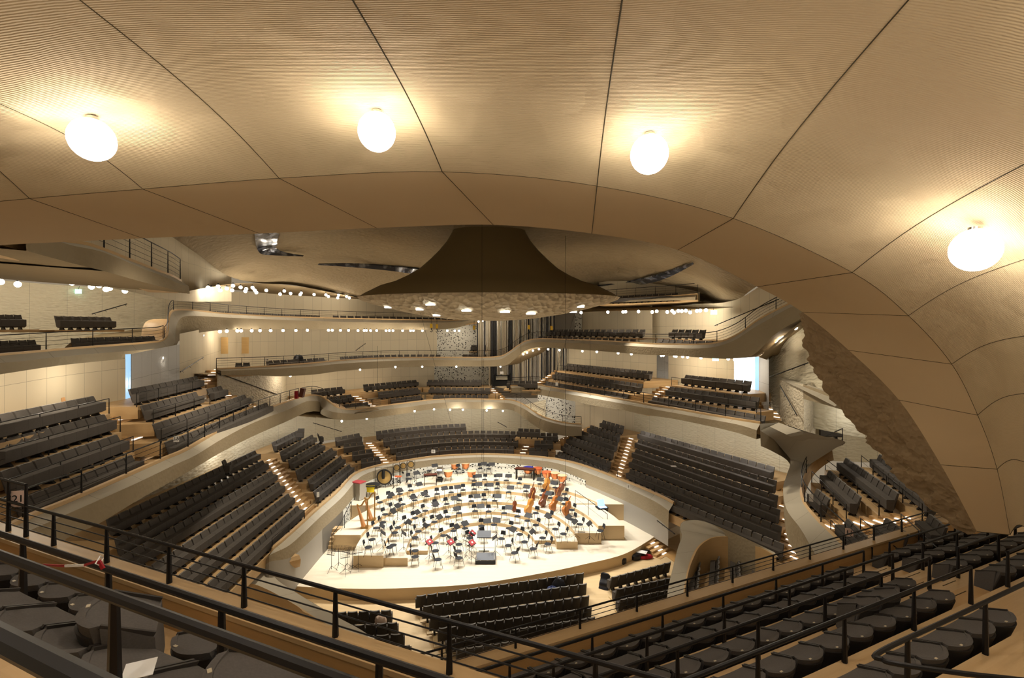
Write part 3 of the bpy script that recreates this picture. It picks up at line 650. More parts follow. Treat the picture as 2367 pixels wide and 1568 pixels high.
block('RRb', [(1964,1205.6,2012,1252.5,4,6.5),(2053,1202.5,2093,1232,4,6.1),(2154,1194,2181,1216,3,5.7)], 'short rows with the 11 sign', hint=Vector((0, 22, 0)), rowrail=2, rail_label='thin black rail in front of the %s short row with the 11 sign', back=1.2, ext=(.7, 1.5))
SF = Vector((0, 40, 0))
block('St', [(973.7,1376,1340,1325.4,17,12.22),(989,1400,1347,1349.6,17,12.2),(1005,1427,1353,1377.8,17,12.17),(1024,1450.7,1359,1405,17,12.13),(1042.5,1476.5,1366.7,1427,17,12.08),(1066.4,1499.5,1374,1452,17,12.03)][::-1][::-1], 'stalls facing the podium', H=0.85, hint=SF, thick=.3, floor=M['stalls'], front=.5, back=.5, ext=(.1, .1))
block('Sl', [(763,1416,892,1410.4,6,12.22),(806,1446,907,1439,5,12.2),(851,1470,917.5,1465,3,12.17),(894,1494,937.7,1492,3,12.13)], 'stalls beside curved white parapet', H=0.85, hint=SF, thick=.3, floor=M['stalls'], front=.5, back=.5, ext=(.1, .1))
block('Sr', [(1422,1332,1543,1300.6,8,12.22),(1434,1360,1547,1335.7,7,12.2),(1441.5,1384,1545,1363,7,12.17),(1447.5,1409.6,1548,1392,7,12.13)], 'stalls beside the instrument cases', H=0.85, hint=SF, thick=.3, floor=M['stalls'], front=.5, back=.5, ext=(.1, .1))
NIH = Vector((-30, 24, 0))
block('Ni', [(1618,1282,1608,1382,9,11.6),(1660.4,1277,1656,1378,9,11.45),(1706,1284,1709,1366,8,11.3),(1757,1306,1764,1360,5,11.15),(1806,1308,1812,1340,3,11.0)], 'oak-lined niche beside stalls', hint=NIH, thick=.6, front=.4, back=.6, ext=(.2, .2))
L15a = [(50,1154,295,1056,10,3.9),(18,1086,260,1008.4,9,3.28),(-8,1021,231,961,9,2.67),(-27,964,206,918,9,2.05)]
block('L15a', L15a, 'balcony near the 21 sign', H=0.68, rowrail=1, rail_label='black rail in front of the %s row of the balcony terrace near the 21 sign', back=2.0)
L15b = [(391,1020,613,932.7,18,3.9),(362.7,978.6,561.6,914,16,3.28),(333.6,937,448,908,9,2.67),(306,899,450,871.4,11,2.05)]
block('L15b', L15b, 'balcony with the 15 sign', H=0.68, rowrail=1, rail_label='black rail in front of the %s row of the balcony terrace with the 15 sign', back=2.0)
block('L15c', [(483.6,899,506,893.6,3,2.67)], 'three-seat row beside the dimpled wall', H=0.68, back=.6, front=.4)
block('C2a', [(801,935,844,930.4,4,5.6),(762,918.7,805.6,913,4,4.95),(726,901,784.7,895,5,4.3)], 'second tier rows at the S-shaped parapet dip', H=0.7, back=3)
block('C2b', [(908,922,967,915.4,6,5.6),(879,906,961,897,8,4.95),(845,889,957,879,10,4.3)], 'second tier rows before the cream wall', H=0.7, back=3)
block('C2c', [(1008,914,1123,914,10,5.6),(999,896,1126.6,897.5,11,4.95),(994.6,878.4,1107,879,10,4.3)], 'second tier rows before the perforated wall', H=0.7, back=2.5, ext=(.5, 1.2))
R2k = (3.8, 3.1, 2.45)
block('R2a', [(1266,882.5,1447.4,912,18,3.8),(1288,861,1480.6,887.6,19,3.1),(1315.4,841,1503.6,858.7,19,2.45)], 'second tier rows beside the organ pipes', H=0.7, rowrail=1, rail_label='thin rail in front of the %s row beside the organ pipes', back=2.2)
block('R2b', [(1515.7,919,1759,960.7,14,3.8),(1555,895,1746.6,918.6,12,3.1),(1591.6,867.6,1728.7,881,9,2.45)], 'second tier rows beside the bright window', H=0.7, rowrail=1, rail_label='thin rail in front of the %s row beside the bright window', back=2.6)
block('R2o', [(1179,881,1236,881.5,5,3.55)], 'five-seat row in front of the organ pipes', H=0.7, back=2.0, front=.5)
block('T3a', [(552,839,569.6,838.6,2,1.68)], 'pair of seats at the end of the third tier', H=0.7, back=3)
block('T3b', [(622,834,743,828,9,1.68)], 'third tier row with the dark coat', H=0.7, back=4)
block('T3c', [(790,825,1013,820,18,1.66,900,820.5)], 'long front row of the third tier', H=0.7, back=1.0)
block('T3d', [(948.7,797,1026,797,7,.68)], 'raised third tier row before the perforated wall', H=0.7, back=3, ext=(3, .5))
block('T3e', [(1075.6,819.7,1139,819.7,6,1.67)], 'front third tier row below the organ', H=0.7, back=1)
block('T3f', [(1094.7,798,1170,798,7,.68)], 'raised third tier row below the organ', H=0.7, back=2)
def brow(x1, y1, Y1, x2, y2, Y2, n, key, desc, back=1.5, hint=SC, front=.5):      # single row at given depths, near the horizon
    BLOCKDESC[key] = (desc, 1); a, b = D(x1, y1, Y1), D(x2, y2, Y2); L = [a.lerp(b, i/8) for i in range(9)]
    nd = sidedirs(L, 1)[4]; sg = 1 if (hint-a).dot(nd) > 0 else -1; f = nd*sg
    for j in range(n):
        p = a.lerp(b, j/(n-1)); SEATS.append(dict(pos=p-UP*.72+f*.15, rz=rzof(f), block=key, row=0, idx=j, n=n, near=False, H=.72))
    t0 = (a-b).normalized(); LL = [a+t0*.6]+L[1:-1]+[b-t0*.6]
    fr = [p-UP*.72+f*front for p in LL]; bk = [p-UP*.72-f*back for p in LL]
    mb = MB().loft([[p-UP*.12 for p in fr], fr, bk, [p-UP*.12 for p in bk]]); struct('terrace_floor', mb, M['floor'], smooth=0)
brow(1250,778,48,1464,784,37.2,17,'T3g','front third tier row right of the organ')
brow(1276,762,49.8,1486,762,39.2,17,'T3h','raised third tier row right of the organ', 2.5)
brow(1527,784,34.3,1640,789,30.1,8,'T3i','front third tier row below the exit sign')
brow(1561,762,35.8,1625,763,33.2,5,'T3j','five-seat third tier row below the exit sign', 2.5)
brow(492,719,35.6,734,730,46,18,'T4a','top tier row along the cream wall', 1.8)
brow(776,729.6,47.2,1040,735,53,18,'T4b','top tier row behind the reflector', 3)
brow(173,782,23.2,349.5,777,26.6,11,'T4c','front row of the top side balcony', 1.0)
brow(135,731,24.6,247,733.4,27.2,7,'T4d','raised seven-seat row of the top side balcony', 2.0)
brow(-60,790,19.8,72,786,21.6,7,'T4e','front row of the top side balcony by the edge', 1.0)
brow(-40,727,22.0,40,728,23.2,5,'T4f','raised row of the top side balcony by the edge', 2.0)
brow(1420,685,42.8,1560,678,39.2,11,'Tt','seat row in the slot of the ceiling', 1.6)
def one(x, y, k, rz, key, desc, n=1, dx=0):
    BLOCKDESC[key] = (desc, 1)
    for j in range(n):
        p = U(x+dx*j, y, k); SEATS.append(dict(pos=Vector((p.x, p.y, E-k-.8)), rz=rz, block=key, row=0, idx=j, n=n, near=False, H=.8))
one(524, 1065, 6.95, -R(75), 'x1', 'loose seat standing behind the back row of the lit tier')
one(694.5, 992, 7.0, R(180), 'x2', 'loose seat at the end of the back row behind the harps')
one(740, 1003, 7.5, -R(60), 'x3', 'loose seat on the steps behind the harps')
one(1907, 979, 4.35, R(165), 'x4', 'loose pair against the dimpled wall', 2, 24)
one(1888, 870, 3.0, R(100), 'x5', 'seat on the landing beside the broken plaster')
# ---- near left terrace (the one with the 21 sign) and near right terrace: exact rows in plan
HN = .66
dL, nL = Vector((-.917, .397, 0)), Vector((.397, .917, 0))
dR, nR = Vector((.908, .419, 0)), Vector((-.419, .908, 0))
def Q(d, n, D_, t, k): return n*D_+d*t+Vector((0, 0, E-k))
def strip(name, d, n, D0, D1, t0, t1, k, thick, m_, parent=None):
    mb = MB(); c = [Q(d, n, a, b, k) for a, b in ((D0, t0), (D1, t0), (D1, t1), (D0, t1))]
    N = 2
    mb.loft([[c[0]-UP*thick, c[3]-UP*thick], [c[0], c[3]], [c[1], c[2]], [c[1]-UP*thick, c[2]-UP*thick]])
    for a, b in ((0, 1), (3, 2)):
        q = mb.pts([c[a], c[b], c[b]-UP*thick, c[a]-UP*thick]); mb.face(q, q+1, q+2, q+3)
    return struct(name, mb, m_, parent, smooth=0)
strip('terrace_floor', dL, nL, 2.30, 3.60, -1.5, 16, 2.64+HN, .8, M['floor'])
strip('terrace_floor', dL, nL, 1.40, 2.50, -1.5, 16, 2.02+HN, .7, M['floor'])
strip('terrace_floor', dL, nL, .5, 1.54, -1.5, 14, 1.40+HN, .7, M['floor'])
strip('terrace_floor', dL, nL, -.6, .62, 0, 12, .78+HN, .7, M['floor'])
strip('parapet_face', dL, nL, 3.42, 3.66, -3.0, 16, 2.955, 1.25, M['oakwall'])
strip('parapet_capping', dL, nL, 3.40, 3.70, -3.0, 16, 2.905, .05, M['oaktop'])
def nrow(d, n, D_, k, ts, key, desc, row, n_rows=1):
    BLOCKDESC[key] = (desc, n_rows); f = n
    for j, t in enumerate(ts):
        p = Q(d, n, D_, t, k+HN); SEATS.append(dict(pos=p+f*.15, rz=rzof(f), block=key, row=row, idx=j, n=len(ts), near=True, H=HN))
nrow(dL, nL, 2.67, 2.64, [6.95-.58*i for i in range(-4, 3)]+[4.18-.58*i for i in range(0, 5)], 'NLf', 'front row by the 21 sign', 0)
nrow(dL, nL, 1.71, 2.02, [4.63-.58*i for i in range(-3, 6)], 'NLb', 'second row by the 21 sign', 0)
NRR = [('p', 7.5, 5.95, 3.4, 12.95, 15.0, 19.5), ('q', 6.4, 5.4, 3.2, 12.05, 14.2, 18.4), ('r', 5.29, 4.85, 3.8, 11.1, 13.1, 17.8), ('s', 4.19, 4.3, 4.3, 9.9, 12.1, 17), ('t', 3.05, 3.75, 4.9, 8.7, 11.2, 14)]
for i, (nm, D_, k, a, b, c, e) in enumerate(NRR):
    fk = k+HN; Dn = NRR[i-1][1] if i else 8.45
    strip('terrace_floor', dR, nR, D_-.4, Dn-(.15 if i else 0), -1, 22, fk, .8, M['floor'])
    nn = int((b-a)/.58); nrow(dR, nR, D_, k, [b-.58*j for j in range(nn+1)], 'NR'+nm, '%s row of the near right terrace' % ('front','second','third','fourth','fifth')[i], 0)
    nn = int((e-c)/.58); nrow(dR, nR, D_, k, [c+.58*j for j in range(nn+1)], 'NS'+nm, '%s row under the descending ceiling' % ('front','second','third','fourth','fifth')[i], 0)
    if i:
        st = strip('aisle_step', dR, nR, Dn-.16, Dn+.40, NRR[i-1][4]+.45, NRR[i-1][5]-.35, NRR[i-1][2]+HN-.275, .3, M['steps'])
        for dd, kk in ((Dn+.30, NRR[i-1][2]+HN-.277), (Dn-.24, fk-.002)):
            obj('grip_strip', MB().bar(Q(dR, nR, dd, NRR[i-1][4]+.75, kk), Q(dR, nR, dd, NRR[i-1][5]-.75, kk), .012, .006), M['joint'], st)
strip('terrace_floor', dR, nR, 1.0, 2.90, 2, 22, 3.20+HN, .8, M['floor'])
strip('parapet_face', dR, nR, 8.36, 8.62, -3, 18.6, 6.15, .95, M['oakwall'])
strip('parapet_capping', dR, nR, 8.32, 8.66, -3, 18.6, 6.10, .05, M['oaktop'])
cv = MB().loft([[Q(dR, nR, 8.34, 18.6, 6.10), Q(dR, nR, 8.36, 19.2, 6.25), Q(dR, nR, 8.40, 19.7, 6.6), Q(dR, nR, 8.45, 20.0, 6.83)], [Q(dR, nR, 8.64, 18.6, 6.10), Q(dR, nR, 8.62, 19.2, 6.25), Q(dR, nR, 8.60, 19.7, 6.6), Q(dR, nR, 8.60, 20.0, 6.83)], [Q(dR, nR, 8.64, 18.6, 7.1), Q(dR, nR, 8.62, 19.2, 7.1), Q(dR, nR, 8.60, 19.7, 7.1), Q(dR, nR, 8.60, 20.0, 7.1)]])
struct('parapet_face', cv, M['oaktop'])
cv = MB().loft([[Q(dR, nR, 8.36, 18.6, 6.12), Q(dR, nR, 8.37, 19.2, 6.27), Q(dR, nR, 8.41, 19.7, 6.62), Q(dR, nR, 8.46, 20.0, 6.85)], [Q(dR, nR, 8.36, 18.6, 7.0), Q(dR, nR, 8.37, 19.2, 7.0), Q(dR, nR, 8.41, 19.7, 7.0), Q(dR, nR, 8.46, 20.0, 7.0)]])
struct('parapet_face', cv, M['oakwall'])
# loose seats standing in the legroom
for (d, n, D_, t, k, rz_, key, desc) in ((dL, nL, 2.05, 3.95, 2.72, -.6, 'xl1', 'loose seat with a tall dark back behind the red and white tape'), (dL, nL, 2.0, 2.55, 2.75, -.5, 'xl2', 'loose seat at the bottom edge in front of the oak parapet'),
                                       (dR, nR, 4.72, 8.5, 5.06, 0, 'xr1', 'loose seat of a pair raised between two rows, aisle side further'), (dR, nR, 4.72, 9.08, 5.06, .1, 'xr2', 'loose seat of a pair raised between two rows, aisle side nearer'), (dR, nR, 1.9, 6.9, 3.86, .15, 'xr3', 'loose seat at the bottom corner')):
    BLOCKDESC[key] = (desc, 1); SEATS.append(dict(pos=Q(d, n, D_, t, k), rz=rzof(n)+rz_, block=key, row=0, idx=0, n=1, near=True, H=.80))
# ------------------------------------------------------------------ seat prototypes
def seat_parts(near):
    out = []
    if near:
        out.append(('backrest', MB().slab(.55, .50, .20, .88, .06, -.10, .055, .11, nu=10, nv=4), [M['seat']]))
        c = MB(); nseg = 10
        for (za, zb) in ((.80, .18),):
            top = []
            for i in range(nseg+1):
                u = -1+2*i/nseg; y0 = -.10-.11*(1-u*u)+.004; top.append((u*.278, y0, .872))
            fr_ = [(p[0], .20, .70-.015*(1-(p[0]/.275)**2)) for p in top]
            md = [(p[0], p[1]*.6+.08, .815-.02*(1-(p[0]/.275)**2)) for p in top]
            lo = [(p[0], .22, .30) for p in top]; bt = [(p[0], .05, .16) for p in top]
            c.loft([top, md, fr_, lo, bt, [(p[0], p[1]+.06, .2) for p in top]], uv=False)
            for e in (0, -1):
                q = c.pts([top[e], md[e], fr_[e], lo[e], bt[e], (top[e][0], top[e][1]+.06, .2)]); c.face(*range(q, q+6))
        out.append(('folded_cushion', c, [M['seat']]))
        for s_ in (-1, 1): out.append(('armrest_ridge', MB().bar((s_*.262, -.10, .880), (s_*.262, .20, .722), .022, .03), [M['seatshell']]))
        out.append(('back_shell', MB().slab(.535, .485, .16, .80, .02, -.14, .02, .11, nu=10, nv=3), [M['seatshell']]))
        out.append(('pedestal', MB().extrude_x([(-.06, .0), (.16, .0), (.07, .22), (-.02, .22)], -.06, .06), [M['black']]))
        out.append(('number_plate', MB().box((-.10, -.215, .882), (.042, .024, .006)), [M['plate']]))
    else:
        out.append(('backrest', MB().slab(.555, .475, .30, .88, .06, -.13, .06, .035, nu=4, nv=2, sag=.02), [M['seat']]))
        out.append(('folded_cushion', MB().extrude_x([(.06, .605), (.20, .60), (.225, .58), (.225, .20), (.08, .12), (-.02, .2), (-.02, .62)], -.278, .278), [M['seat']]))
        out.append(('back_shell', MB().slab(.545, .47, .24, .862, .0, -.165, .028, .035, nu=4, nv=1, sag=.02), [M['seatshell']]))
        out.append(('pedestal', MB().extrude_x([(-.08, .0), (.20, .0), (.08, .2), (-.02, .2)], -.05, .05), [M['black']]))
        out.append(('back_rim', MB().slab(.48, .468, .876, .890, -.132, -.136, .07, .035, nu=4, nv=1, sag=.02), [M['seatrim']]))
    return out
PROTO = {k: [(n, mb.mesh(n, m_), n) for n, mb, m_ in seat_parts(k)] for k in (True, False)}
def inframe(p):
    if p.y < .5: return False
    x, y = CX+p.x/p.y*FPX, CY-(p.z+.8-E)/p.y*FPX
    return -40 < x < 2410 and y < 1620
vis = [s for s in SEATS if inframe(s['pos'])]
vis.sort(key=lambda s: s['pos'].y)
ENDS = {'LLa': 'camera end', 'RB': 'pipe end'}
def seat_label(s):
    desc, nr = BLOCKDESC[s['block']]
    if s['n'] == 1: return 'charcoal '+desc if desc.startswith('loose') else 'charcoal wool '+desc
    near_end = s['idx']
    row = '' if nr == 1 else ('front row, ' if s['row'] == 0 else 'back row, ' if s['row'] == nr-1 else ordn(s['row'])+' row, ')
    return '%s seat from %s end, %s%s' % (ordn(near_end), s['end'], row, desc)
ends = {}
for s in SEATS:
    if s['idx'] == 0: ends[(s['block'], s['row'])] = [s['pos'], s['pos']]
    ends[(s['block'], s['row'])][1] = s['pos']
for s in SEATS:
    a, b = ends[(s['block'], s['row'])]; dd = b-a
    if abs(dd.y) > abs(dd.x)*1.2: s['end'] = 'nearer' if a.y < b.y else 'farther'
    else: s['end'] = 'left' if a.x < b.x else 'right'
for s in SEATS:
    a, b = ends[(s['block'], s['row'])]; s['sx'] = min(1.12, (b-a).length/(s['n']-1)/.562) if s['n'] > 1 and s['block'] != 'NLf' else 1
ind, rest = vis[:300], vis[300:]
for s in ind:
    t = thing('auditorium_seat', seat_label(s), 'seat', s['pos'], s['rz'], 'seats of the '+BLOCKDESC[s['block']][0])
    t.scale = (s['sx'], 1, s['H']/.88)
    for n, me, _ in PROTO[s['near']]:
        o = bpy.data.objects.new(n, me); C.objects.link(o); o.parent = t
far = {}
allm = [M['seat'], M['seatshell'], M['black'], M['seatrim']]
vv, ff, mi = [], [], []
tmpl = [(n, mb, allm.index(m_[0])) for n, mb, m_ in seat_parts(False)]
for s in rest:
    T = Matrix.Translation(s['pos']) @ Matrix.Rotation(s['rz'], 4, 'Z') @ Matrix.Diagonal((s['sx'], 1, s['H']/.88, 1))
    for n, mb, q in tmpl:
        b0 = len(vv); vv.extend(tuple(T @ Vector(p)) for p in mb.v)
        ff.extend(tuple(b0+i for i in f) for f in mb.f); mi.extend([q]*len(mb.f))
me = bpy.data.meshes.new('auditorium_seats'); me.from_pydata(vv, [], ff)
bm = bmesh.new(); bm.from_mesh(me); bmesh.ops.recalc_face_normals(bm, faces=bm.faces); bm.to_mesh(me); bm.free()
for q in allm: me.materials.append(q)
me.polygons.foreach_set('material_index', mi)
o = bpy.data.objects.new('auditorium_seating', me); C.objects.link(o); o['kind'] = 'stuff'
tag(o, 'distant rows of charcoal seats on the far tiers and upper balconies', 'seat')
# ------------------------------------------------------------------ lit stairs
NSTEP = [0]
def stairs(pt, pb, n, width, edge, where, lit=None, off=0.0, strip_w=.5):
    """Steps from the top point pt down to pb; tread edges run along edge."""
    pt, pb = U(*pt), U(*pb); e = Vector((edge[0], edge[1], 0)).normalized(); r = Vector((-e.y, e.x, 0))
    if (pb-pt).dot(r) < 0: r = -r
    run = (pb-pt).dot(r)/n; mb = MB(); Mx = Matrix((e, r, UP)).transposed()
    for i in range(n):
        p = pt.lerp(pb, (i+.5)/n); z = pt.z+(pb.z-pt.z)*(i+1)/n+.02
        mb.box(Vector((p.x, p.y, z-.4)), (width, abs(run)*1.25, .8), Mx)
    struct('aisle_steps', mb, M['steps'], smooth=0)
    for i in range(n):
        if lit and not (lit[0] <= i < lit[1]): continue
        p = pt.lerp(pb, (i+.5)/n); z = pt.z+(pb.z-pt.z)*(i+1)/n+.02
        o = obj('step_light', MB().box(Vector((p.x, p.y, z+.012))+e*off-r*(run*.5-.10)*0+r*(-abs(run)*.30), (strip_w, .13, .02), Mx), M['steplight'])  # glowing strip stands in for the light pool on the tread as well
        tag(o, 'step light, %s from the top, stairs %s' % (ordn(i), where), 'step light', 'step lights of the stairs '+where); NSTEP[0] += 1
stairs((620,1060,8.36),(712,1180,10.3),14,1.5,(-.04,1),'dividing the lit tier under the 15 sign', strip_w=.45)
stairs((278,948,2.93),(354,1064,4.78),10,1.5,(-.17,1),'beside the 15 sign', strip_w=.62)
stairs((850,1022,9.1),(900,1078,10.42),10,1.5,(1,.15),'behind the small gongs')
stairs((1224,1018,9.9),(1202,1060,10.42),6,1.4,(1,-.1),'beside the curved tier, above the blue timpani cover')
stairs((1457,1010,8.5),(1420,1122,10.65),14,1.5,(.42,-.908),'left of the long tier')
stairs((1370,983,8.55),(1290,1018,9.7),9,1.3,(.5,.9),'climbing to the perforated wall', lit=(2, 9))
stairs((1800,1112,8.7),(1853,1318,10.65),18,1.5,(.42,-.908),'along the wide stone band', lit=(6, 18), off=-.2, strip_w=.6)
stairs((1548,891,3.33),(1483,933,4.65),8,1.5,(.4,-.9),'between the two second tier blocks')
stairs((1770,910,3.35),(1814,988,4.75),9,2.2,(.45,-.9),'beside the bright window', off=-.1, strip_w=.75)
stairs((1293,853,3.2),(1236,893,4.0),8,1.3,(.5,.9),'beside the organ pipes', lit=(3, 8))
stairs((818,913,5.2),(873,944,6.45),7,1.5,(1,.2),'at the S-shaped parapet dip')
stairs((1135,896,5.2),(1159,923,6.3),6,1.3,(1,0),'below the organ console')
stairs((507,851,2.1),(464,891,2.95),6,1.4,(1,.6),'climbing past the dimpled wall')
stairs((2200,1190,6.1),(1903,1218,7.35),12,1.3,(-.3,1),'inside the terrace with the 11 sign', strip_w=.4)
stairs((1498,1244,12.5),(1542,1284,13.1),5,1.6,(.75,.66),'from the stage down to the stalls', lit=(1, 5), strip_w=.4)
stairs((490,896,2.95),(610,948,4.5),8,.9,(.6,1),'below the sloping wall rail', lit=(2, 7), strip_w=.35)
# ------------------------------------------------------------------ railings
nA = len(RA)
railing(RA[:55], 'black railing with posts along the balcony edge below the 15 sign')
railing(RA[55:110], 'black railing following the S-shaped parapet dip')
railing(RA[110:], 'black railing running along the centre second tier and down the sloping ramp')
railing(RB_, 'black railing along the second tier edge beside the organ and window')
railing(RC_[:50], 'black railing along the third tier edge below the organ')
railing(RC_[50:], 'black railing along the third tier edge that ramps up beside the descending ceiling')
railing(RD[:32], 'black railing along the top side balcony edge', h=.75)
railing(RD[32:], 'black railing along the top tier in front of the cream wall')
railing(RG[5:], 'black railing of the high gallery under the ceiling', h=1.0, wires=4)
railing(RT, 'black railing of the seat slot in the ceiling', h=.8)
railing(RINGRAIL[4:], 'low black railing around the stage wall coping', h=.42, wires=2, gap=1.9, r=.014, pr=.018)
railing(RBAND, 'curved black railing on the stone band around the terrace with the 11 sign', h=.75, wires=2)
railing([Q(dL, nL, 3.58, t, 2.905) for t in (15, 10, 5, 0, -3)], 'thick black railing on the oak parapet by the 21 sign', h=.45, gap=1.27, r=.021, pr=.026, wires=3)
railing([Q(dL, nL, 3.58, t, 2.905) for t in (9.33, 11, 14)], 'taller black railing section behind the 21 sign', h=.76, gap=.52, r=.02, pr=.026, wires=1)
railing([Q(dL, nL, 2.47, t, 2.68) for t in (14, 8, 2, -1)], 'thick black handrail behind the front seat row near the 21 sign', h=.62, gap=1.55, r=.03, pr=.032, wires=0)
railing([Q(dL, nL, 1.51, t, 2.06) for t in (12, 6, 0)], 'thick black handrail tied with red and white tape behind the second row', h=.66, gap=1.5, r=.03, pr=.032, wires=0)
railing([Q(dL, nL, .60, t, 1.44) for t in (8, 4, 0)], 'thickest black handrail in the bottom corner', h=.67, gap=2.4, r=.03, pr=.03, wires=0)
railing([Q(dR, nR, 8.5, t, 6.10) for t in (-2, 5, 10, 15, 20.5)], 'black railing on the long oak parapet of the near right terrace', h=.40, gap=1.55, r=.02, pr=.024)
for i, (nm, D_, k, a, b, c, e) in enumerate(NRR[:4]):
    fk = NRR[i+1][2]+HN; w_ = ('front', 'second', 'third', 'fourth')[i]
    railing([Q(dR, nR, D_-.20, t, fk) for t in (0, b/2, b+.35)], 'thick black handrail behind the %s row, from bottom edge to the aisle' % w_, h=.62, gap=1.75, r=.027, pr=.03, wires=0)
    railing([Q(dR, nR, D_-.20, t, fk) for t in (c-.55, c+2, e)], 'thick black handrail behind the %s row under the descending ceiling' % w_, h=.62, gap=1.9, r=.027, pr=.03, wires=0)
p = [Q(dR, nR, 2.62, 4.55, 4.08+.0-.0), ]
t = thing('railing', 'black looped handrail end in the bottom right corner', 'railing', Q(dR, nR, 2.95, 6.15, 4.08))
o = Q(dR, nR, 2.95, 6.15, 4.08)
lp = smooth_path([Q(dR, nR, 2.86, 12, 3.22), Q(dR, nR, 2.86, 7, 3.22), Q(dR, nR, 2.86, 5.5, 3.22), Q(dR, nR, 2.78, 5.38, 3.22), Q(dR, nR, 2.68, 5.44, 3.22), Q(dR, nR, 2.35, 5.9, 3.24), Q(dR, nR, 2.0, 6.5, 3.28), Q(dR, nR, 1.94, 6.6, 3.33), Q(dR, nR, 1.93, 6.62, 3.86)], 6)
obj('handrail', MB().tube([q-o for q in lp], .025, 8), M['black'], t)
for tt in (6.0, 7.7, 9.4): obj('post', MB().tube([Q(dR, nR, 2.86, tt, 3.88)-o, Q(dR, nR, 2.86, tt, 3.22)-o], [.034, .024], 6), M['black'], t)
# sloping wall handrails
def wallrail(a, b, label, r=.03):
    a, b = P3(a), P3(b); t = thing('wall_handrail', label, 'handrail', a)
    obj('handrail', MB().tube([Vector(), b-a], r, 6), M['black'], t)
    for s_ in (.06, .35, .65, .94):
        q = (b-a)*s_; obj('bracket', MB().tube([q, q-UP*.1+Vector((.0, .12, 0))], .012, 5), M['black'], t)
wallrail((502,862,'Y',29.8),(640,912,'Y',37.5), 'sloping black handrail on the dimpled wall')
wallrail((417,860,'Y',27),(470,826,'Y',32), 'black handrail rising on the cream wall beside the daylit panel')
wallrail((213,726,'Y',28.5),(293,703,'Y',31), 'black handrail on the wavy wall behind the top side balcony')
wallrail((724,978,'Y',39),(790,998,'Y',42), 'sloping black handrail on the wavy wall behind the harps')
wallrail((822,811,'Y',49.5),(845,794,'Y',50.3), 'short black handrail on the third tier cream wall')
wallrail((1150,976,'Y',46.4),(1172,988,'Y',46.4), 'short black handrail on the wall behind the curved tier')
wallrail((1803,892,'Y',26),(1842,960,'Y',23), 'sloping black handrail on the dimpled wall by the bright window')
wallrail((1779,872,'Y',26.9),(1868,839,'Y',23.6), 'black handrail rising towards the broken plaster')
wallrail((1519,1204,'Y',28.6),(1560,1235,'Y',26.6), 'black handrail on the stage door wall')
wallrail((1652,753,'Y',33.5),(1800,692,'Y',29), 'long black handrail rising beside the third tier ramp')
# ================================================================== STAGE
C0 = Vector((-1.75, 28.3, 0))
TIERS = [(3.6, .22, 27.6, 29.0), (4.95, .44, 26.2, 28.3), (6.35, .66, 26.0, 29.0), (8.1, .88, 28.2, 29.6), (9.9, 1.10, 32.6, 32.8)]   # inner radius, top, front limit left, right
ROUT = 12.4; EX = .89
def tier_z(p):
    r = math.hypot((p.x-C0.x)/EX, p.y-C0.y); z = 0
    for R_, h, yl, yr in TIERS:
        lim = yl if p.x < C0.x else yr
        if r >= R_ and p.y > lim: z = h
    return z
def fit(px, py, h=0):                         # stage point under a pixel whose object height above the tier is h
    for z in [t[1] for t in reversed(TIERS)]+[0]:
        p = U(px, py, E-z-h)
        if abs(tier_z(p)-z) < .01: return Vector((p.x, p.y, z))
    p = U(px, py, E-.2-h); return Vector((p.x, p.y, tier_z(p)))
for i, (R_, h, yl, yr) in enumerate(TIERS):
    r1 = TIERS[i+1][0] if i < 4 else ROUT
    def arc(rad):
        aL = math.pi-math.asin(max(-1, min(1, (yl-C0.y)/rad))); aR = math.asin(max(-1, min(1, (yr-C0.y)/rad)))
        return [Vector((C0.x+EX*rad*math.cos(a), C0.y+rad*math.sin(a), 0)) for a in [aL+(aR-aL)*k/40 for k in range(41)]]
    ain, aout = arc(R_), arc(r1+.01)
    mb = MB().loft([[p+UP*h for p in ain], [p+UP*h for p in aout]])
    o = struct('stage_riser', mb, M['stage'], smooth=0)
    fr = MB().loft([[p for p in ain], [p+UP*h for p in ain]])
    fr.loft([[aout[0], ain[0]], [aout[0]+UP*h, ain[0]+UP*h]]); fr.loft([[ain[-1], aout[-1]], [ain[-1]+UP*h, aout[-1]+UP*h]])
    if i == 4: fr.loft([aout, [p+UP*h for p in aout]])
    struct('riser_front', fr, M['riser'], o, smooth=0)
mb = MB()
for i in range(5):
    p = U(793-5.5*i*1.1, 1258-9.5*i, 12.5-.18*(i+1)); mb.box((p.x-.2, p.y, .09*(i+1)), (1.5, .5, .18*(i+1)))
struct('stage_steps', mb, M['riser'], smooth=0)
q_ = U(1352,1158,11.5); mb = MB().box((q_.x, q_.y, .5), (1.5, 1.0, 1.0)); struct('stage_riser', mb, M['stage'], smooth=0)
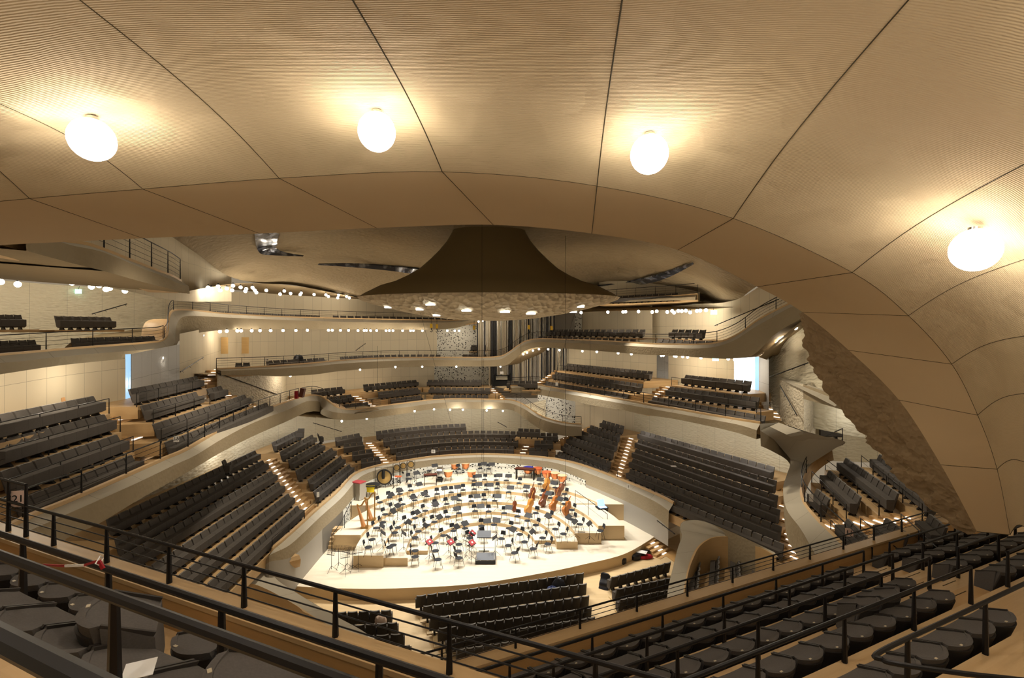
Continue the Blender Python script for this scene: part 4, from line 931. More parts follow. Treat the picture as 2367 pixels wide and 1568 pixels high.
# ---- orchestra chairs
def chair_parts():
    out = []
    st = MB(); pr = [(.0, .44), (.17, .44), (.205, .452), (.21, .468), (.19, .478), (.0, .47)]
    st.lathe(pr, 20, sy=.95); out.append(('seat', st, M['chairpad']))
    bk = MB().slab(.34, .30, .62, .84, -.20, -.25, .03, .035, nu=8, nv=4); out.append(('backrest', bk, M['chairpad']))
    for sx in (-1, 1):
        out.append(('leg', MB().tube([(sx*.15, .13, .45), (sx*.21, .21, 0)], .011, 6), M['black']))
        out.append(('leg', MB().tube([(sx*.15, -.12, .45), (sx*.20, -.22, 0)], .011, 6), M['black']))
    out.append(('back_bar', MB().tube([(0, -.10, .44), (0, -.22, .47), (0, -.255, .70)], .016, 6), M['black']))
    return [(n, mb.mesh(n, m_)) for n, mb, m_ in out]
CH = chair_parts()
def stand_parts(grid=False):
    out = []
    if grid:
        d = MB()
        for i in range(9): d.bar((-.23+.0575*i, .08, .93), (-.23+.0575*i, -.05, 1.22), .009, .006)
        for i in range(5): d.bar((-.235, .08-.0325*i, .93+.0725*i), (.235, .08-.0325*i, .93+.0725*i), .008, .006)
        d.bar((-.24, .1, .925), (-.24+.48, .1, .925), .05, .012)
    else:
        Mx = Matrix.Rotation(R(38), 3, 'X'); d = MB().box((0, 0, 1.06), (.50, .34, .008), Mx); d.box((0, .135, .955), (.50, .05, .012), Mx)
    out.append(('desk', d, M['darkplastic']))
    out.append(('pole', MB().tube([(0, .02, .12), (0, .02, 1.05)], [.014, .010], 6), M['black']))
    for a in (90, 210, 330): out.append(('foot', MB().tube([(0, .02, .30), (.33*math.cos(R(a)), .02+.33*math.sin(R(a)), .012)], .009, 5), M['black']))
    return [(n, mb.mesh(n, m_)) for n, mb, m_ in out]
STD, GRD = stand_parts(), stand_parts(True)
def inst(name, label, cat, parts, loc, rz, group, sc=1):
    t = thing(name, label, cat, loc, rz, group)
    for n, me in parts:
        o = bpy.data.objects.new(n, me); C.objects.link(o); o.parent = t
    return t
c3 = [(965,605),(1085,545),(1215,500),(1350,455),(1030,755),(1130,690),(1000,858),(920,925),(1300,858),(1190,920),(1150,985),(865,1070),(820,1165),(1405,800),(1530,710),(1250,630),(1400,580),(1555,530),(1680,500),(1660,650),(1800,625),(1855,480),(1645,850),(1555,890),(1445,968),(1405,1045),(1130,1140),(1085,1220),(1405,1210),(1405,1285),(1655,1112),(1660,1210),(1690,1320),(1760,1020),(1810,785),(1885,960),(2030,930),(1330,310),(1578,345)]
c4 = [(60,580),(215,590),(375,570),(505,585),(110,450),(250,440),(400,445),(535,430),(380,320),(250,335),(525,325),(650,330),(810,365),(60,190),(325,180),(430,185),(895,465),(680,555),(60,740),(260,715),(430,720),(340,900),(495,885),(625,740),(195,1050),(360,1015),(685,930),(790,780),(915,835),(1020,890),(1185,795),(1020,740),(1265,940),(1475,820),(1570,880),(820,1005),(590,1060),(1365,1000),(1105,1050),(1170,1125),(880,1100),(675,1145),(985,1185),(755,1235),(1825,960),(60,1130),(50,1215),(60,1300),(1260,420),(1070,375),(1380,500),(1095,515),(1205,550),(1375,625),(1470,700)]
CHP = [(700+x/5.41, 1050+y/5.41) for x, y in c3]+[(1050+x/5.41, 1050+y/5.41) for x, y in c4]
CHAIRS = []
for px, py in CHP:
    p = fit(px, py, .46); CHAIRS.append(p)
def sector(p):
    a = math.degrees(math.atan2(p.y-C0.y, p.x-C0.x)) % 360
    if a > 270: a -= 360
    names = ((-90, 12, 'right-hand strings'), (12, 50, 'double bass side'), (50, 80, 'right of centre'), (80, 105, 'centre'), (105, 135, 'left of centre'), (135, 170, 'harp side'), (170, 270, 'left-hand strings'))
    for lo, hi, n in names:
        if lo <= a < hi: return n, a
    return 'centre', a
def level(p): return {0: 'stage floor', .22: 'first riser', .44: 'second riser', .66: 'third riser', .88: 'fourth riser', 1.10: 'top riser'}[round(p.z, 2)]
cnt = {}
order = sorted(range(len(CHAIRS)), key=lambda i: -sector(CHAIRS[i])[1])
lvn = {}
for i in order: lvn.setdefault(level(CHAIRS[i]), []).append(i)
for lv, L in lvn.items():
    for j, i in enumerate(L):
        p = CHAIRS[i]; f = (C0+Vector((.3, -.6, 0))-p); f.z = 0; f = f.normalized() if f.length > .1 else Vector((0, 1, 0))
        inst('orchestra_chair', '%s dark orchestra chair along the arc from the harp end, on the %s' % (ordn(j), lv), 'chair', CH, p, rzof(f)+random.uniform(-.25, .25), 'orchestra chairs on the '+lv)
# ---- music stands in front of every other chair
STANDS = []
for lv, L in lvn.items():
    for j, i in enumerate(L):
        if j % 2 and lv in ('stage floor', 'first riser', 'second riser'): continue
        if j % 3 == 2 and lv not in ('stage floor', 'first riser', 'second riser'): continue
        p = CHAIRS[i]; f = (C0+Vector((.3, -.6, 0))-p); f.z = 0; f.normalize(); s_ = Vector((-f.y, f.x, 0))
        q = p+f*.78+s_*.28
        if abs(tier_z(q)-p.z) > .05: q = p+f*.5+s_*.42
        q.z = tier_z(q)
        if any((q-o_).length < .45 for o_ in STANDS) or any((q-c_).length < .36 for c_ in CHAIRS): continue
        STANDS.append(q)
        t = inst('music_stand', '%s black music stand along the arc from the harp end, on the %s' % (ordn(sum(1 for _ in cnt.get(lv, []))), lv), 'music stand', STD, q, rzof(-f), 'music stands on the '+lv)
        cnt.setdefault(lv, []).append(q)
for k, (x, y) in enumerate(((993,1297),(1042,1297),(1091,1299),(1091.5,1275))):
    q = U(x, y, 12.5); f = (C0-q); f.z = 0; f.normalize()
    t = inst('music_stand', ('music stand with red folder, ' + ('furthest left of the front row' if k == 0 else 'second of the front row' if k == 1 else 'beside the podium corner' if k == 2 else 'just behind the podium corner')), 'music stand', STD, q, rzof(Vector((-.9, .5, 0))), 'stands with red folders')
    o = obj('red_folder', MB().box((0, 0, 1.075), (.44, .30, .01), Matrix.Rotation(R(38), 3, 'X')), M['redpaper'], t)
    obj('white_page', MB().box((.02, .0, 1.085), (.12, .10, .006), Matrix.Rotation(R(38), 3, 'X')), M['paper'], t)
for k, (x, y) in enumerate(((767,1324),(783,1316),(798,1331),(803,1318),(815,1322),(828,1319))):
    inst('music_stand', '%s from the left of six wire-desk music stands gathered by the riser end' % ordn(k), 'music stand', GRD, U(x, y-3, 12.5), R(160+20*(k % 3)), 'wire-desk stands gathered by the riser end')
# ---- conductor's place
p = U(1123, 1296, 12.5); t = thing('conductor_podium', 'low dark podium with grey carpet top and a thin chrome rail', 'podium', p)
obj('base', MB().box((0, 0, .11), (1.12, .95, .22)), M['case'], t); obj('carpet_top', MB().box((0, 0, .228), (1.08, .91, .016)), M['podium'], t)
rl = MB().tube([(-.5, -.44, .23), (-.5, -.44, .9), (.5, -.44, .9), (.5, -.44, .23)], .013, 6); obj('chrome_rail', rl, M['chrome'], t)
obj('edge_trim', MB().tube([(-.56, -.475, .225), (.56, -.475, .225), (.56, .475, .225), (-.56, .475, .225)], .012, 5, closed=True), M['chrome'], t)
p = U(1119, 1275, 12.5); t = thing('conductor_desk', 'broad grey conductor desk behind the podium', 'music stand', p)
obj('desk', MB().box((0, 0, 1.02), (.82, .5, .015), Matrix.Rotation(R(28), 3, 'X')), M['podium'], t); obj('ledge', MB().box((0, -.23, .90), (.82, .05, .03)), M['darkplastic'], t)
obj('pole', MB().tube([(0, 0, .03), (0, 0, 1.0)], .02, 8), M['black'], t); obj('foot', MB().box((0, 0, .02), (.6, .06, .03)), M['black'], t); obj('foot', MB().box((0, 0, .02), (.06, .5, .03)), M['black'], t)
# ---- instruments
def bass(px, py, neck, m_, label, sc=1.0, name='double_bass', cat='double bass'):
    """Upright string instrument lying on its side; neck points to pixel neck."""
    p = fit(px, py, .25*sc); p.z = p.z
    Y = p.y; dx = (neck[0]-px)/FPX*Y; dz = -(neck[1]-py)/FPX*Y
    L = 1.55*sc; ax = Vector((dx, 0, dz*.78)); sc_l = min(1.0, L*.97/max(ax.length, .01)); ax *= sc_l
    ay = math.sqrt(max(.0, L*L-ax.length_squared)); ax.y = ay; ax.normalize()
    side = Vector((-.55, -.6, .25)); w_ = (side-ax*side.dot(ax)).normalized(); th = ax.cross(w_).normalized()
    Mx = Matrix((w_, th, ax)).transposed().to_4x4()
    hw = [(0, .0), (.02, .19), (.10, .30), (.22, .335), (.34, .30), (.46, .215), (.55, .185), (.64, .205), (.76, .25), (.88, .24), (.97, .16), (1.06, .05), (1.08, .0)]
    b = MB(); fr, bk = [], []
    outl = [(z*sc, x*sc) for z, x in hw]; N = len(outl)
    ring = [(x, z) for z, x in outl]+[(-x, z) for z, x in outl[-2:0:-1]]
    n_ = len(ring)
    rows = []
    for s_, d_ in ((.80, -.115), (.97, -.10), (1, -.09), (1, .09), (.97, .10), (.80, .115)):
        rows.append([(x*s_, d_*sc, .54*sc+(z-.54*sc)*s_) for x, z in ring]+[(ring[0][0]*s_, d_*sc, .54*sc+(ring[0][1]-.54*sc)*s_)])
    b.loft(rows, uv=False)
    q = b.pts([r for r in rows[0][:-1]]); b.face(*range(q, q+n_)); q = b.pts([r for r in rows[-1][:-1]]); b.face(*range(q, q+n_))
    t = thing(name, label, cat, p)
    lowest = min((Mx @ Vector((x, d_, z))).z for x, z in ring for d_ in (-.1*sc, .1*sc))
    t.location.z = p.z-lowest+.005
    obj('body', b.xf(Mx), m_, t)
    obj('neck', MB().tube([(0, -.10*sc, 1.0*sc), (0, -.12*sc, 1.45*sc)], [.028*sc, .022*sc], 8).xf(Mx), m_, t)
    obj('fingerboard', MB().box((0, -.155*sc, 1.05*sc), (.06*sc, .02*sc, .8*sc)).xf(Mx), M['ink'], t)
    obj('scroll', MB().tube([(0, -.12*sc, 1.44*sc), (0, -.10*sc, 1.58*sc), (0, -.14*sc, 1.62*sc), (0, -.16*sc, 1.57*sc)], [.03*sc, .022*sc, .022*sc, .02*sc], 8).xf(Mx), m_, t)
    obj('bridge', MB().box((0, -.15*sc, .45*sc), (.13*sc, .08*sc, .015*sc)).xf(Mx), M['skin'], t)
    obj('tailpiece', MB().box((0, -.14*sc, .22*sc), (.07*sc, .02*sc, .30*sc)).xf(Mx), M['ink'], t)
    obj('end_pin', MB().tube([(0, 0, 0), (0, 0, -.16*sc)], .008, 6).xf(Mx), M['chrome'], t)
    return t
B4 = lambda x, y: (1050+x/5.41, 1050+y/5.41)
bass(*B4(905,720), B4(1010,420), M['bassC'], 'amber double bass lying on its side, nearest the centre of the stage')
bass(*B4(960,555), B4(1020,355), M['bassB'], 'dark brown double bass lying on its side, behind the innermost amber one', .92)
bass(*B4(1085,625), B4(1195,290), M['bassB'], 'brown double bass between the honey bass and the centre amber one')
bass(*B4(1140,440), B4(1200,250), M['bassC'], 'honey double bass furthest back, below the red drum covers')
bass(*B4(1212,680), B4(1330,400), M['bassA'], 'amber double bass in the middle of the bass group')
bass(*B4(1275,500), B4(1430,330), M['bassB'], 'dark red double bass with its neck towards the pierced wall')
bass(*B4(1375,745), B4(1500,560), M['bassA'], 'amber double bass on the outer side, nearest the stage handrail')
bass(*B4(738,700), B4(775,520), M['bassB'], 'reddish cello lying on its side left of the basses', .68, 'cello', 'cello')
def harp(px, py, label):
    p = fit(px, py); t = thing('harp', label, 'harp', p)
    obj('column', MB().tube([(.30, 0, .06), (.31, 0, 1.72)], [.045, .035], 10), M['gold'], t)
    obj('crown', MB().ball((.31, 0, 1.76), .06, 10, 6, 1.4), M['gold'], t)
    sbx = MB(); sbx.loft([[(-.36, -.05, 1.45), (-.36, .05, 1.45), (-.30, .05, 1.42), (-.30, -.05, 1.42), (-.36, -.05, 1.45)], [(.00, -.19, .12), (.00, .19, .12), (.16, .17, .10), (.16, -.17, .10), (.00, -.19, .12)]], uv=False)
    obj('soundboard', sbx, M['harpwood'], t)
    obj('neck', MB().tube(smooth_path([(-.34, 0, 1.46), (-.22, 0, 1.36), (-.06, 0, 1.40), (.08, 0, 1.62), (.22, 0, 1.74), (.31, 0, 1.70)], 5), [.05]*26, 8), M['gold'], t)
    st = MB()
    for i in range(14):
        f = i/13; a = Vector((-.31+.44*f, 0, 1.42-1.28*f)); x = a.x+.02; zt = 1.40+.3*max(0, min(1, (x+.05)/.3)); st.tube([a, (x, 0, zt)], .003, 4)
    obj('strings', st, M['paper'], t)
    obj('base', MB().extrude_x([(-.16, 0), (.16, 0), (.14, .12), (-.14, .12)], -.08, .38), M['gold'], t)
harp(838, 1221, 'gilded concert harp at the stage edge, nearer of the two')
harp(855, 1203, 'gilded concert harp standing just behind the nearer one')
def gong(px, py, dia, h, label, tall):
    p = fit(px, py+h, 0); t = thing('gong', label, 'gong', p); c = Vector((0, 0, tall)); r = dia/2
    Mx = Matrix.Rotation(R(90), 3, 'X')
    obj('rim', MB().lathe([(r*.72, .02), (r*.98, .035), (r, .0), (r*.98, -.035), (r*.72, -.02)], 32, c, M_=Mx), M['seatshell'], t)
    obj('disc', MB().lathe([(0, .05), (r*.15, .05), (r*.2, .03), (r*.8, .03), (r*.8, -.02), (0, -.02)], 32, c, M_=Mx), M['brass'], t)
    obj('frame', MB().tube([(-r*1.15, 0, 0), (-r*1.15, 0, tall+r*1.2), (r*1.15, 0, tall+r*1.2), (r*1.15, 0, 0)], .02, 6), M['black'], t)
    for s_ in (-1, 1): obj('foot', MB().box((s_*r*1.15, 0, .02), (.05, .5, .04)), M['black'], t); obj('cord', MB().tube([c+Vector((s_*r*.4, 0, r*.9)), c+Vector((s_*r*.4, 0, r*1.2))], .008, 4), M['black'], t)
    return t
t = gong(888.5, 1106, 1.22, 22, 'big bronze tam-tam with dark rim and a black beater hanging in front', .82)
obj('beater', MB().lathe([(0, .72), (.10, .74), (.12, .9), (.11, 1.42), (0, 1.46)], 12, (-.05, -.14, 0)), M['ink'], t)
gong(917, 1086, .5, 32, 'small bronze gong with dark rim, nearest the big tam-tam', 1.25)
t = gong(932, 1081, .5, 34, 'small pale gong hanging in the middle of the three', 1.3)
gong(950, 1077, .54, 36, 'small bronze gong with the darkest rim, furthest from the big tam-tam', 1.35)
def timp(px, py, label, cover=None, r=.36):
    p = fit(px, py, .82); t = thing('timpani', label, 'timpani', p)
    obj('kettle', MB().lathe([(0, .30), (r*.55, .34), (r*.88, .50), (r*.97, .70), (r, .80)], 24), M['copper'], t)
    obj('drum_head', MB().lathe([(r, .80), (r*1.02, .825), (0, .83)], 24), cover or M['skin'], t)
    if cover: obj('cover_skirt', MB().lathe([(r*1.03, .70), (r*1.04, .835), (0, .84)], 24), cover, t)
    for a in range(4): obj('leg', MB().tube([(r*.8*math.cos(a*1.57+.7), r*.8*math.sin(a*1.57+.7), .62), (r*.95*math.cos(a*1.57+.7), r*.95*math.sin(a*1.57+.7), 0)], .018, 5), M['black'], t)
for k, (x, y) in enumerate(((1036,1089),(1051,1096),(1076,1095),(1090,1089))): timp(x, y, 'copper timpani with pale head, %s from the silver bass drum' % ordn(k))
timp(1221, 1081, 'timpani under a round deep blue cover', M['blue'], .42); timp(1243, 1082, 'timpani under a red leather cover with a bar across', M['orange']); timp(1263.5, 1091, 'timpani under a red leather cover, nearer of the red pair', M['orange'])
timp(1283, 1093, 'copper timpani with tan head beside the red covers', None, .36); timp(1299.5, 1099, 'copper timpani with tan head at the end of the row by the wall', None, .36)
p = fit(1017, 1113); t = thing('bass_drum', 'silver bass drum on a dark stand between gongs and timpani', 'drum', p)
obj('shell', MB().lathe([(.0, -.22), (.40, -.22), (.42, -.2), (.42, .2), (.40, .22), (0, .22)], 28, (0, 0, .72), M_=Matrix.Rotation(R(90), 3, 'Y')), M['chrome'], t)
obj('drum_head', MB().lathe([(0, -.225), (.38, -.225), (.38, -.21)], 28, (0, 0, .72), M_=Matrix.Rotation(R(90), 3, 'Y')), M['ink'], t)
obj('stand', MB().box((0, 0, .18), (.5, .7, .05)), M['black'], t)
for sx in (-.2, .2): obj('leg', MB().tube([(sx, -.3, .2), (sx, -.36, 0)], .02, 5), M['black'], t); obj('leg', MB().tube([(sx, .3, .2), (sx, .36, 0)], .02, 5), M['black'], t)
p = fit(958, 1092); t = thing('tom_drum', 'small drum with white head on a stand below the gongs', 'drum', p)
obj('shell', MB().lathe([(.24, .75), (.24, 1.1)], 20), M['darkwood'], t); obj('drum_head', MB().lathe([(.245, 1.1), (0, 1.11)], 20), M['paper'], t)
for a in range(3): obj('leg', MB().tube([(0, 0, .78), (.3*math.cos(a*2.1), .3*math.sin(a*2.1), 0)], .015, 5), M['chrome'], t)
p = fit(1214, 1108); t = thing('marimba', 'long dark red keyboard instrument below the blue cover', 'marimba', p, R(-14))
obj('bars', MB().box((0, 0, .86), (1.6, .6, .05)), M['darkwood'], t); obj('frame', MB().box((0, 0, .80), (1.65, .5, .06)), M['black'], t)
for sx in (-.72, .72): obj('leg', MB().box((sx, 0, .4), (.06, .45, .8)), M['black'], t)
p = fit(995, 1122); t = thing('vibraphone', 'dark keyboard instrument beside the silver bass drum', 'vibraphone', p, R(10))
obj('bars', MB().box((0, 0, .84), (1.0, .45, .04)), M['darkwood'], t); obj('frame', MB().box((0, 0, .78), (1.05, .4, .05)), M['black'], t)
for sx in (-.45, .45): obj('leg', MB().box((sx, 0, .38), (.05, .35, .76)), M['black'], t)
p = fit(905, 1126); t = thing('percussion_table', 'small table with white cloth and orange mallets beside the big tam-tam', 'table', p)
obj('tabletop', MB().box((0, 0, .75), (.9, .45, .03)), M['paper'], t); obj('mallet_tray', MB().box((.5, .05, .79), (.5, .3, .06)), M['orange'], t)
for sx, sy in ((-.4, -.18), (.4, -.18), (.4, .18), (-.4, .18)): obj('leg', MB().tube([(sx, sy, .75), (sx, sy, 0)], .015, 5), M['black'], t)
p = fit(829, 1154); t = thing('flight_case', 'tall grey flight case with metal edges by the pierced wall', 'case', p, R(-25))
obj('body', MB().box((0, 0, .62), (.78, .6, 1.16)), M['grey'], t)
for sx in (-.38, 0, .38): obj('edge_strip', MB().box((sx, -.3, .62), (.05, .03, 1.18)), M['chrome'], t)
obj('lid', MB().box((0, 0, 1.22), (.82, .64, .06)), M['redpaper'], t)
for sx, sy in ((-.3, -.2), (.3, -.2), (.3, .2), (-.3, .2)): obj('caster', MB().ball((sx, sy, .04), .04, 8, 6), M['ink'], t)
p = fit(860, 1147); t = thing('gong_table', 'flat dark gong on a stand draped with a yellow cloth', 'gong', p)
obj('disc', MB().lathe([(0, .78), (.55, .80), (.57, .83), (.52, .85), (0, .82)], 28), M['ink'], t)
obj('yellow_cloth', MB().slab(.5, .62, .40, .86, -.38, -.34, .03, .05), M['yellow'], t)
for a in range(4): obj('leg', MB().tube([(.35*math.cos(a*1.57+.7), .35*math.sin(a*1.57+.7), .78), (.42*math.cos(a*1.57+.7), .42*math.sin(a*1.57+.7), 0)], .02, 5), M['black'], t)
p = U(1391, 1205, 12.5); t = thing('equipment_cart', 'black equipment cart carrying a lit laptop by the stage door', 'cart', p, R(15))
obj('shelf', MB().box((0, 0, .95), (.75, .55, .05)), M['ink'], t); obj('shelf', MB().box((0, 0, .35), (.7, .5, .05)), M['ink'], t); obj('equipment', MB().box((0, 0, .62), (.6, .42, .35)), M['darkplastic'], t)
for sx, sy in ((-.33, -.23), (.33, -.23), (.33, .23), (-.33, .23)): obj('leg', MB().tube([(sx, sy, .95), (sx, sy, 0)], .02, 5), M['black'], t)
p = U(1391, 1205, 12.5); t = thing('laptop', 'open laptop with bright blue screen on the black cart', 'laptop', p+UP*.975, R(15))
obj('keyboard_half', MB().box((0, -.1, .02), (.55, .36, .04)), M['screen'], t); obj('screen_half', MB().box((-.02, .12, .26), (.5, .03, .42), Matrix.Rotation(R(-18), 3, 'X')), M['screen'], t)
def stagerail(pts, label):
    P = [fit(x, y)+UP*0 if len(q) == 2 else U(*q) for q in pts for x, y in (q[:2],)]
    railing(P, label, h=1.0, wires=1, gap=1.6, r=.02, pr=.018, taper=False)
stagerail([(767,1278,12.5),(788,1246,12.1),(803,1215,11.6),(812,1195,11.5)], 'black handrail beside the riser steps at the harp end')
stagerail([(1404,1225,12.3),(1365,1195,11.6),(1330,1168,11.4)], 'black handrail at the bass end of the risers')
# ---- cases and belongings round the stalls
def case(px, py, k, L, W, T, rz, label, m_=M['case'], lining=None, rot=None, name='instrument_case'):
    p = U(px, py, k); t = thing(name, label, 'instrument case', p, rz, rot=rot)
    prof = [(-.5, .0), (-.49, .18), (-.40, .36), (-.27, .42), (-.12, .36), (-.02, .28), (.06, .30), (.14, .26), (.22, .12), (.30, .085), (.42, .085), (.48, .07), (.5, 0)]
    ringp = [(x*L, y*W) for x, y in prof]+[(x*L, -y*W) for x, y in prof[-2:0:-1]]
    rows = [[(x*s_, y*s_, z*T) for x, y in ringp+ringp[:1]] for s_, z in ((.9, 0), (1, .2), (1, .75), (.86, 1))]
    b = MB().loft(rows, uv=False); q = b.pts(rows[-1][:-1]); b.face(*range(q, q+len(ringp))); q = b.pts(rows[0][:-1]); b.face(*range(q, q+len(ringp)))
    obj('shell', b, m_, t)
    if lining: obj('lining', MB().loft([[(x*.92-.1, y*.9-.25, T*.55) for x, y in ringp+ringp[:1]], [(x*.84-.1, y*.8-.25, T*.9) for x, y in ringp+ringp[:1]]], uv=False), lining, t)
    for sx in (-.25, .15): obj('handle', MB().tube([(sx*L-.08, -.3*W, T*.9), (sx*L-.06, -.3*W, T*1.12), (sx*L+.06, -.3*W, T*1.12), (sx*L+.08, -.3*W, T*.9)], .012, 5), M['darkplastic'], t)
    return t
case(1421, 1303, 13.1, 1.45, .95, .38, R(205), 'black cello case lying on the stalls floor against the stage front')
case(1478, 1288, 13.1, 1.55, 1.0, .34, R(20), 'black padded case with red cloth and white papers by the lit steps', M['case'], None)
p = U(1486, 1291, 13.1); t = thing('red_cloth', 'red cloth bundled beside the padded black case', 'cloth', p); obj('red_fold', MB().lathe([(0, 0), (.55, .02), (.62, .10), (.5, .2), (0, .16)], 20, sy=.38), M['red'], t)
p = U(1483, 1276, 12.73); o = obj('paper_sheet', MB().box(p, (.62, .42, .02), Matrix.Rotation(R(-28), 3, 'Z')), M['paper']); tag(o, 'white sheet lying on the padded black case', 'paper')
case(1388, 1350, 13.0, 1.2, .85, .5, R(90), 'black hard case standing upright at the end of the stalls row', rot=(R(90), R(-78), R(60)))
bass(1428, 1322, (1395, 1306), M['bassA'], 'brown cello lying with its back up between the black cases', .66, 'cello', 'cello').location.z = -.6
o = obj('floor_mat', MB().box(U(1556, 1284, 13.09)+Vector((0, 0, .01)), (1.0, 1.5, .015), Matrix.Rotation(R(18), 3, 'Z')), M['oakwall']); tag(o, 'brown floor mat below the lit stage steps', 'mat')
def heap(p, r, h, m_, name, label, cat):
    b = MB(); rnd = random.Random(label)
    b.lathe([(r, 0), (r*1.02, h*.3), (r*.8, h*.75), (r*.4, h), (0, h*.93)], 14, sy=.7); b.v = [(x+rnd.uniform(-.05, .05)*r*2, y+rnd.uniform(-.05, .05)*r*2, z+rnd.uniform(-.02, .04)*(z > .01)) for x, y, z in b.v]
    o = obj(name, b, m_); o.location = p; tag(o, label, cat); return o
heap(U(880, 1440, 12.5), .26, .3, M['floral'], 'scarf', 'patterned scarf draped on the stalls seat by the white parapet', 'scarf')
heap(U(1291, 1357, 12.6), .34, .42, M['case'], 'coat', 'black coat thrown over a stalls seat near the stage', 'coat')
heap(U(1277, 1368, 12.6), .28, .25, M['bluejacket'], 'jacket', 'blue jacket lying on the stalls seats', 'jacket')
heap(D(690, 838, 40), .42, .62, M['case'], 'coat', 'dark coat hung over the third tier row', 'coat')
p = D(692, 922, 33); t = thing('folded_chairs', 'stack of folded dark chairs with a red cloth on the balcony bend', 'chairs', p); obj('chair_stack', MB().box((.2, 0, .42), (.28, .3, .62), Matrix.Rotation(R(12), 3, 'Y')), M['darkwood'], t); obj('red_cloth', MB().box((-.15, -.1, .28), (.2, .22, .52)), M['red'], t)
for k, x in enumerate((168, 205)):
    p = D(x, 972, 17+.8*k); t = thing('wooden_chair', 'light wooden chair behind the back row by the cream wall, ' + ('nearer the left edge' if k == 0 else 'nearer the blue window'), 'chair', p, R(-60))
    obj('seat', MB().box((0, 0, .45), (.4, .4, .03)), M['oakchair'], t); obj('backrest', MB().slab(.4, .38, .5, .82, -.2, -.25, .02, .03), M['oakchair'], t)
    for sx, sy in ((-.17, -.17), (.17, -.17), (.17, .17), (-.17, .17)): obj('leg', MB().tube([(sx, sy, .45), (sx, sy, 0)], .014, 5), M['chrome'], t)
# tape, paper sheet, signs
tp = [Q(dL, nL, 1.56, 3.86, 1.58), Q(dL, nL, 1.9, 4.3, 1.66), Q(dL, nL, 2.2, 5.2, 1.83), Q(dL, nL, 2.45, 6.0, 2.02)]
tp = [D(226, 1297, 3.04), D(195, 1307, 3.2), D(150, 1309, 3.5), D(100, 1306, 3.9)]
t = thing('barrier_tape', 'red and white barrier tape tied to the handrail', 'tape', tp[0])
for i in range(3):
    a, b = tp[i]-tp[0], tp[i+1]-tp[0]; obj('red_length' if i != 1 else 'white_length', MB().bar(a, b, .006, .016), M['red'] if i != 1 else M['paper'], t)
obj('red_end', MB().box((.02, 0, -.025), (.022, .012, .06), Matrix.Rotation(R(-30), 3, 'Y')), M['red'], t); obj('white_knot', MB().tube([(.0, .04, .0), (.015, 0, .03), (.02, -.04, .0), (.01, 0, -.03)], .004, 5, closed=True), M['paper'], t)
p = D(322, 1548, 2.72); o = obj('paper_sheet', MB().box(p, (.15, .12, .004), Matrix.Rotation(R(25), 3, 'Z') @ Matrix.Rotation(R(14), 3, 'X')), M['paper']); tag(o, 'white sheet of paper lying on the folded seat at the bottom edge', 'paper')
def sign(a, b, Y, txt, label, m_=M['paper'], face=None, size=.8):
    p0, p1 = D(a[0], a[1], Y), D(b[0], b[1], Y); c = (p0+p1)/2; w_, h_ = abs(p1.x-p0.x), abs(p0.z-p1.z)
    t = thing('section_sign', label, 'sign', c, face if face is not None else math.atan2(-c.x, c.y)*-1*0, 'paper section signs')
    obj('sheet', MB().box((0, 0, 0), (w_, .012, h_)), m_, t)
    if txt:
        cu = bpy.data.curves.new('numeral', 'FONT'); cu.body = txt; cu.size = h_*size; cu.align_x = 'CENTER'; cu.align_y = 'CENTER'; cu.extrude = .002
        cu.materials.append(M['ink']); tmp = bpy.data.objects.new('numeral_text', cu); C.objects.link(tmp); bpy.context.view_layer.update()
        nm = bpy.data.meshes.new_from_object(tmp.evaluated_get(bpy.context.evaluated_depsgraph_get())); bpy.data.objects.remove(tmp)
        o = bpy.data.objects.new('numeral', nm); C.objects.link(o); o.parent = t; o.location = (0, -.010, 0); o.rotation_euler = (R(90), 0, 0)
    return t
sign((29,1135), (56,1172), 7.25, '21', 'pinkish paper sign reading 21 on the railing', M['pink'], R(14), .62)
sign((402,1008), (413,1022), 17.6, '15', 'white paper sign reading 15 on the balcony rail', M['paper'], R(20))
sign((1955,1222), (1971,1241), 15.9, '11', 'paper sign reading 11 on the short seat row', M['pink'], R(-20), .75)
sign((1871,1143), (1879,1160), 20.0, '', 'blank-looking white paper sign on the three-seat row', M['paper'], R(-30))
sign((997,1040), (1006,1048), 40.2, '8', 'white paper sign on the curved tier front row')
sign((1449,1120), (1456,1131), 30.2, '1', 'white paper sign at the end of the tier above the stage doors', M['paper'], R(-25))
sign((887,917), (895,925), 46, '16', 'white paper sign on the second tier rows before the cream wall')
sign((1284,884), (1290,892), 37.6, '', 'white paper sign on the second tier row beside the organ pipes')
sign((732,1138), (738,1150), 27.2, '', 'white paper sign at the end of the row behind the harps', M['paper'], R(30))
sign((613,829), (621,836), 34.5, '19', 'white paper sign on the third tier railing')
for (a, b, k, lab, rz_) in ((895, 1461, 11.56, 'white sheet on the curved white parapet by the stalls', .5),):
    p = U(857, 1477, 11.6)
    o = obj('paper_sheet', MB().box(p+UP*.03, (.30, .22, .006), Matrix.Rotation(rz_*-1, 3, 'Z')), M['paper']); tag(o, lab, 'paper')
p = U(1557, 1078, 8.2); o = obj('paper_sheet', MB().box(p, (.34, .22, .01)), M['paper']); tag(o, 'white sheet left on a seat of the tier above the stage doors', 'paper')
p = U(1806, 1305, 10.9); o = obj('paper_sheet', MB().box(p, (.5, .35, .01), Matrix.Rotation(-.3, 3, 'Z')), M['paper']); tag(o, 'white sheet on the niche seat below the lit stairs', 'paper')
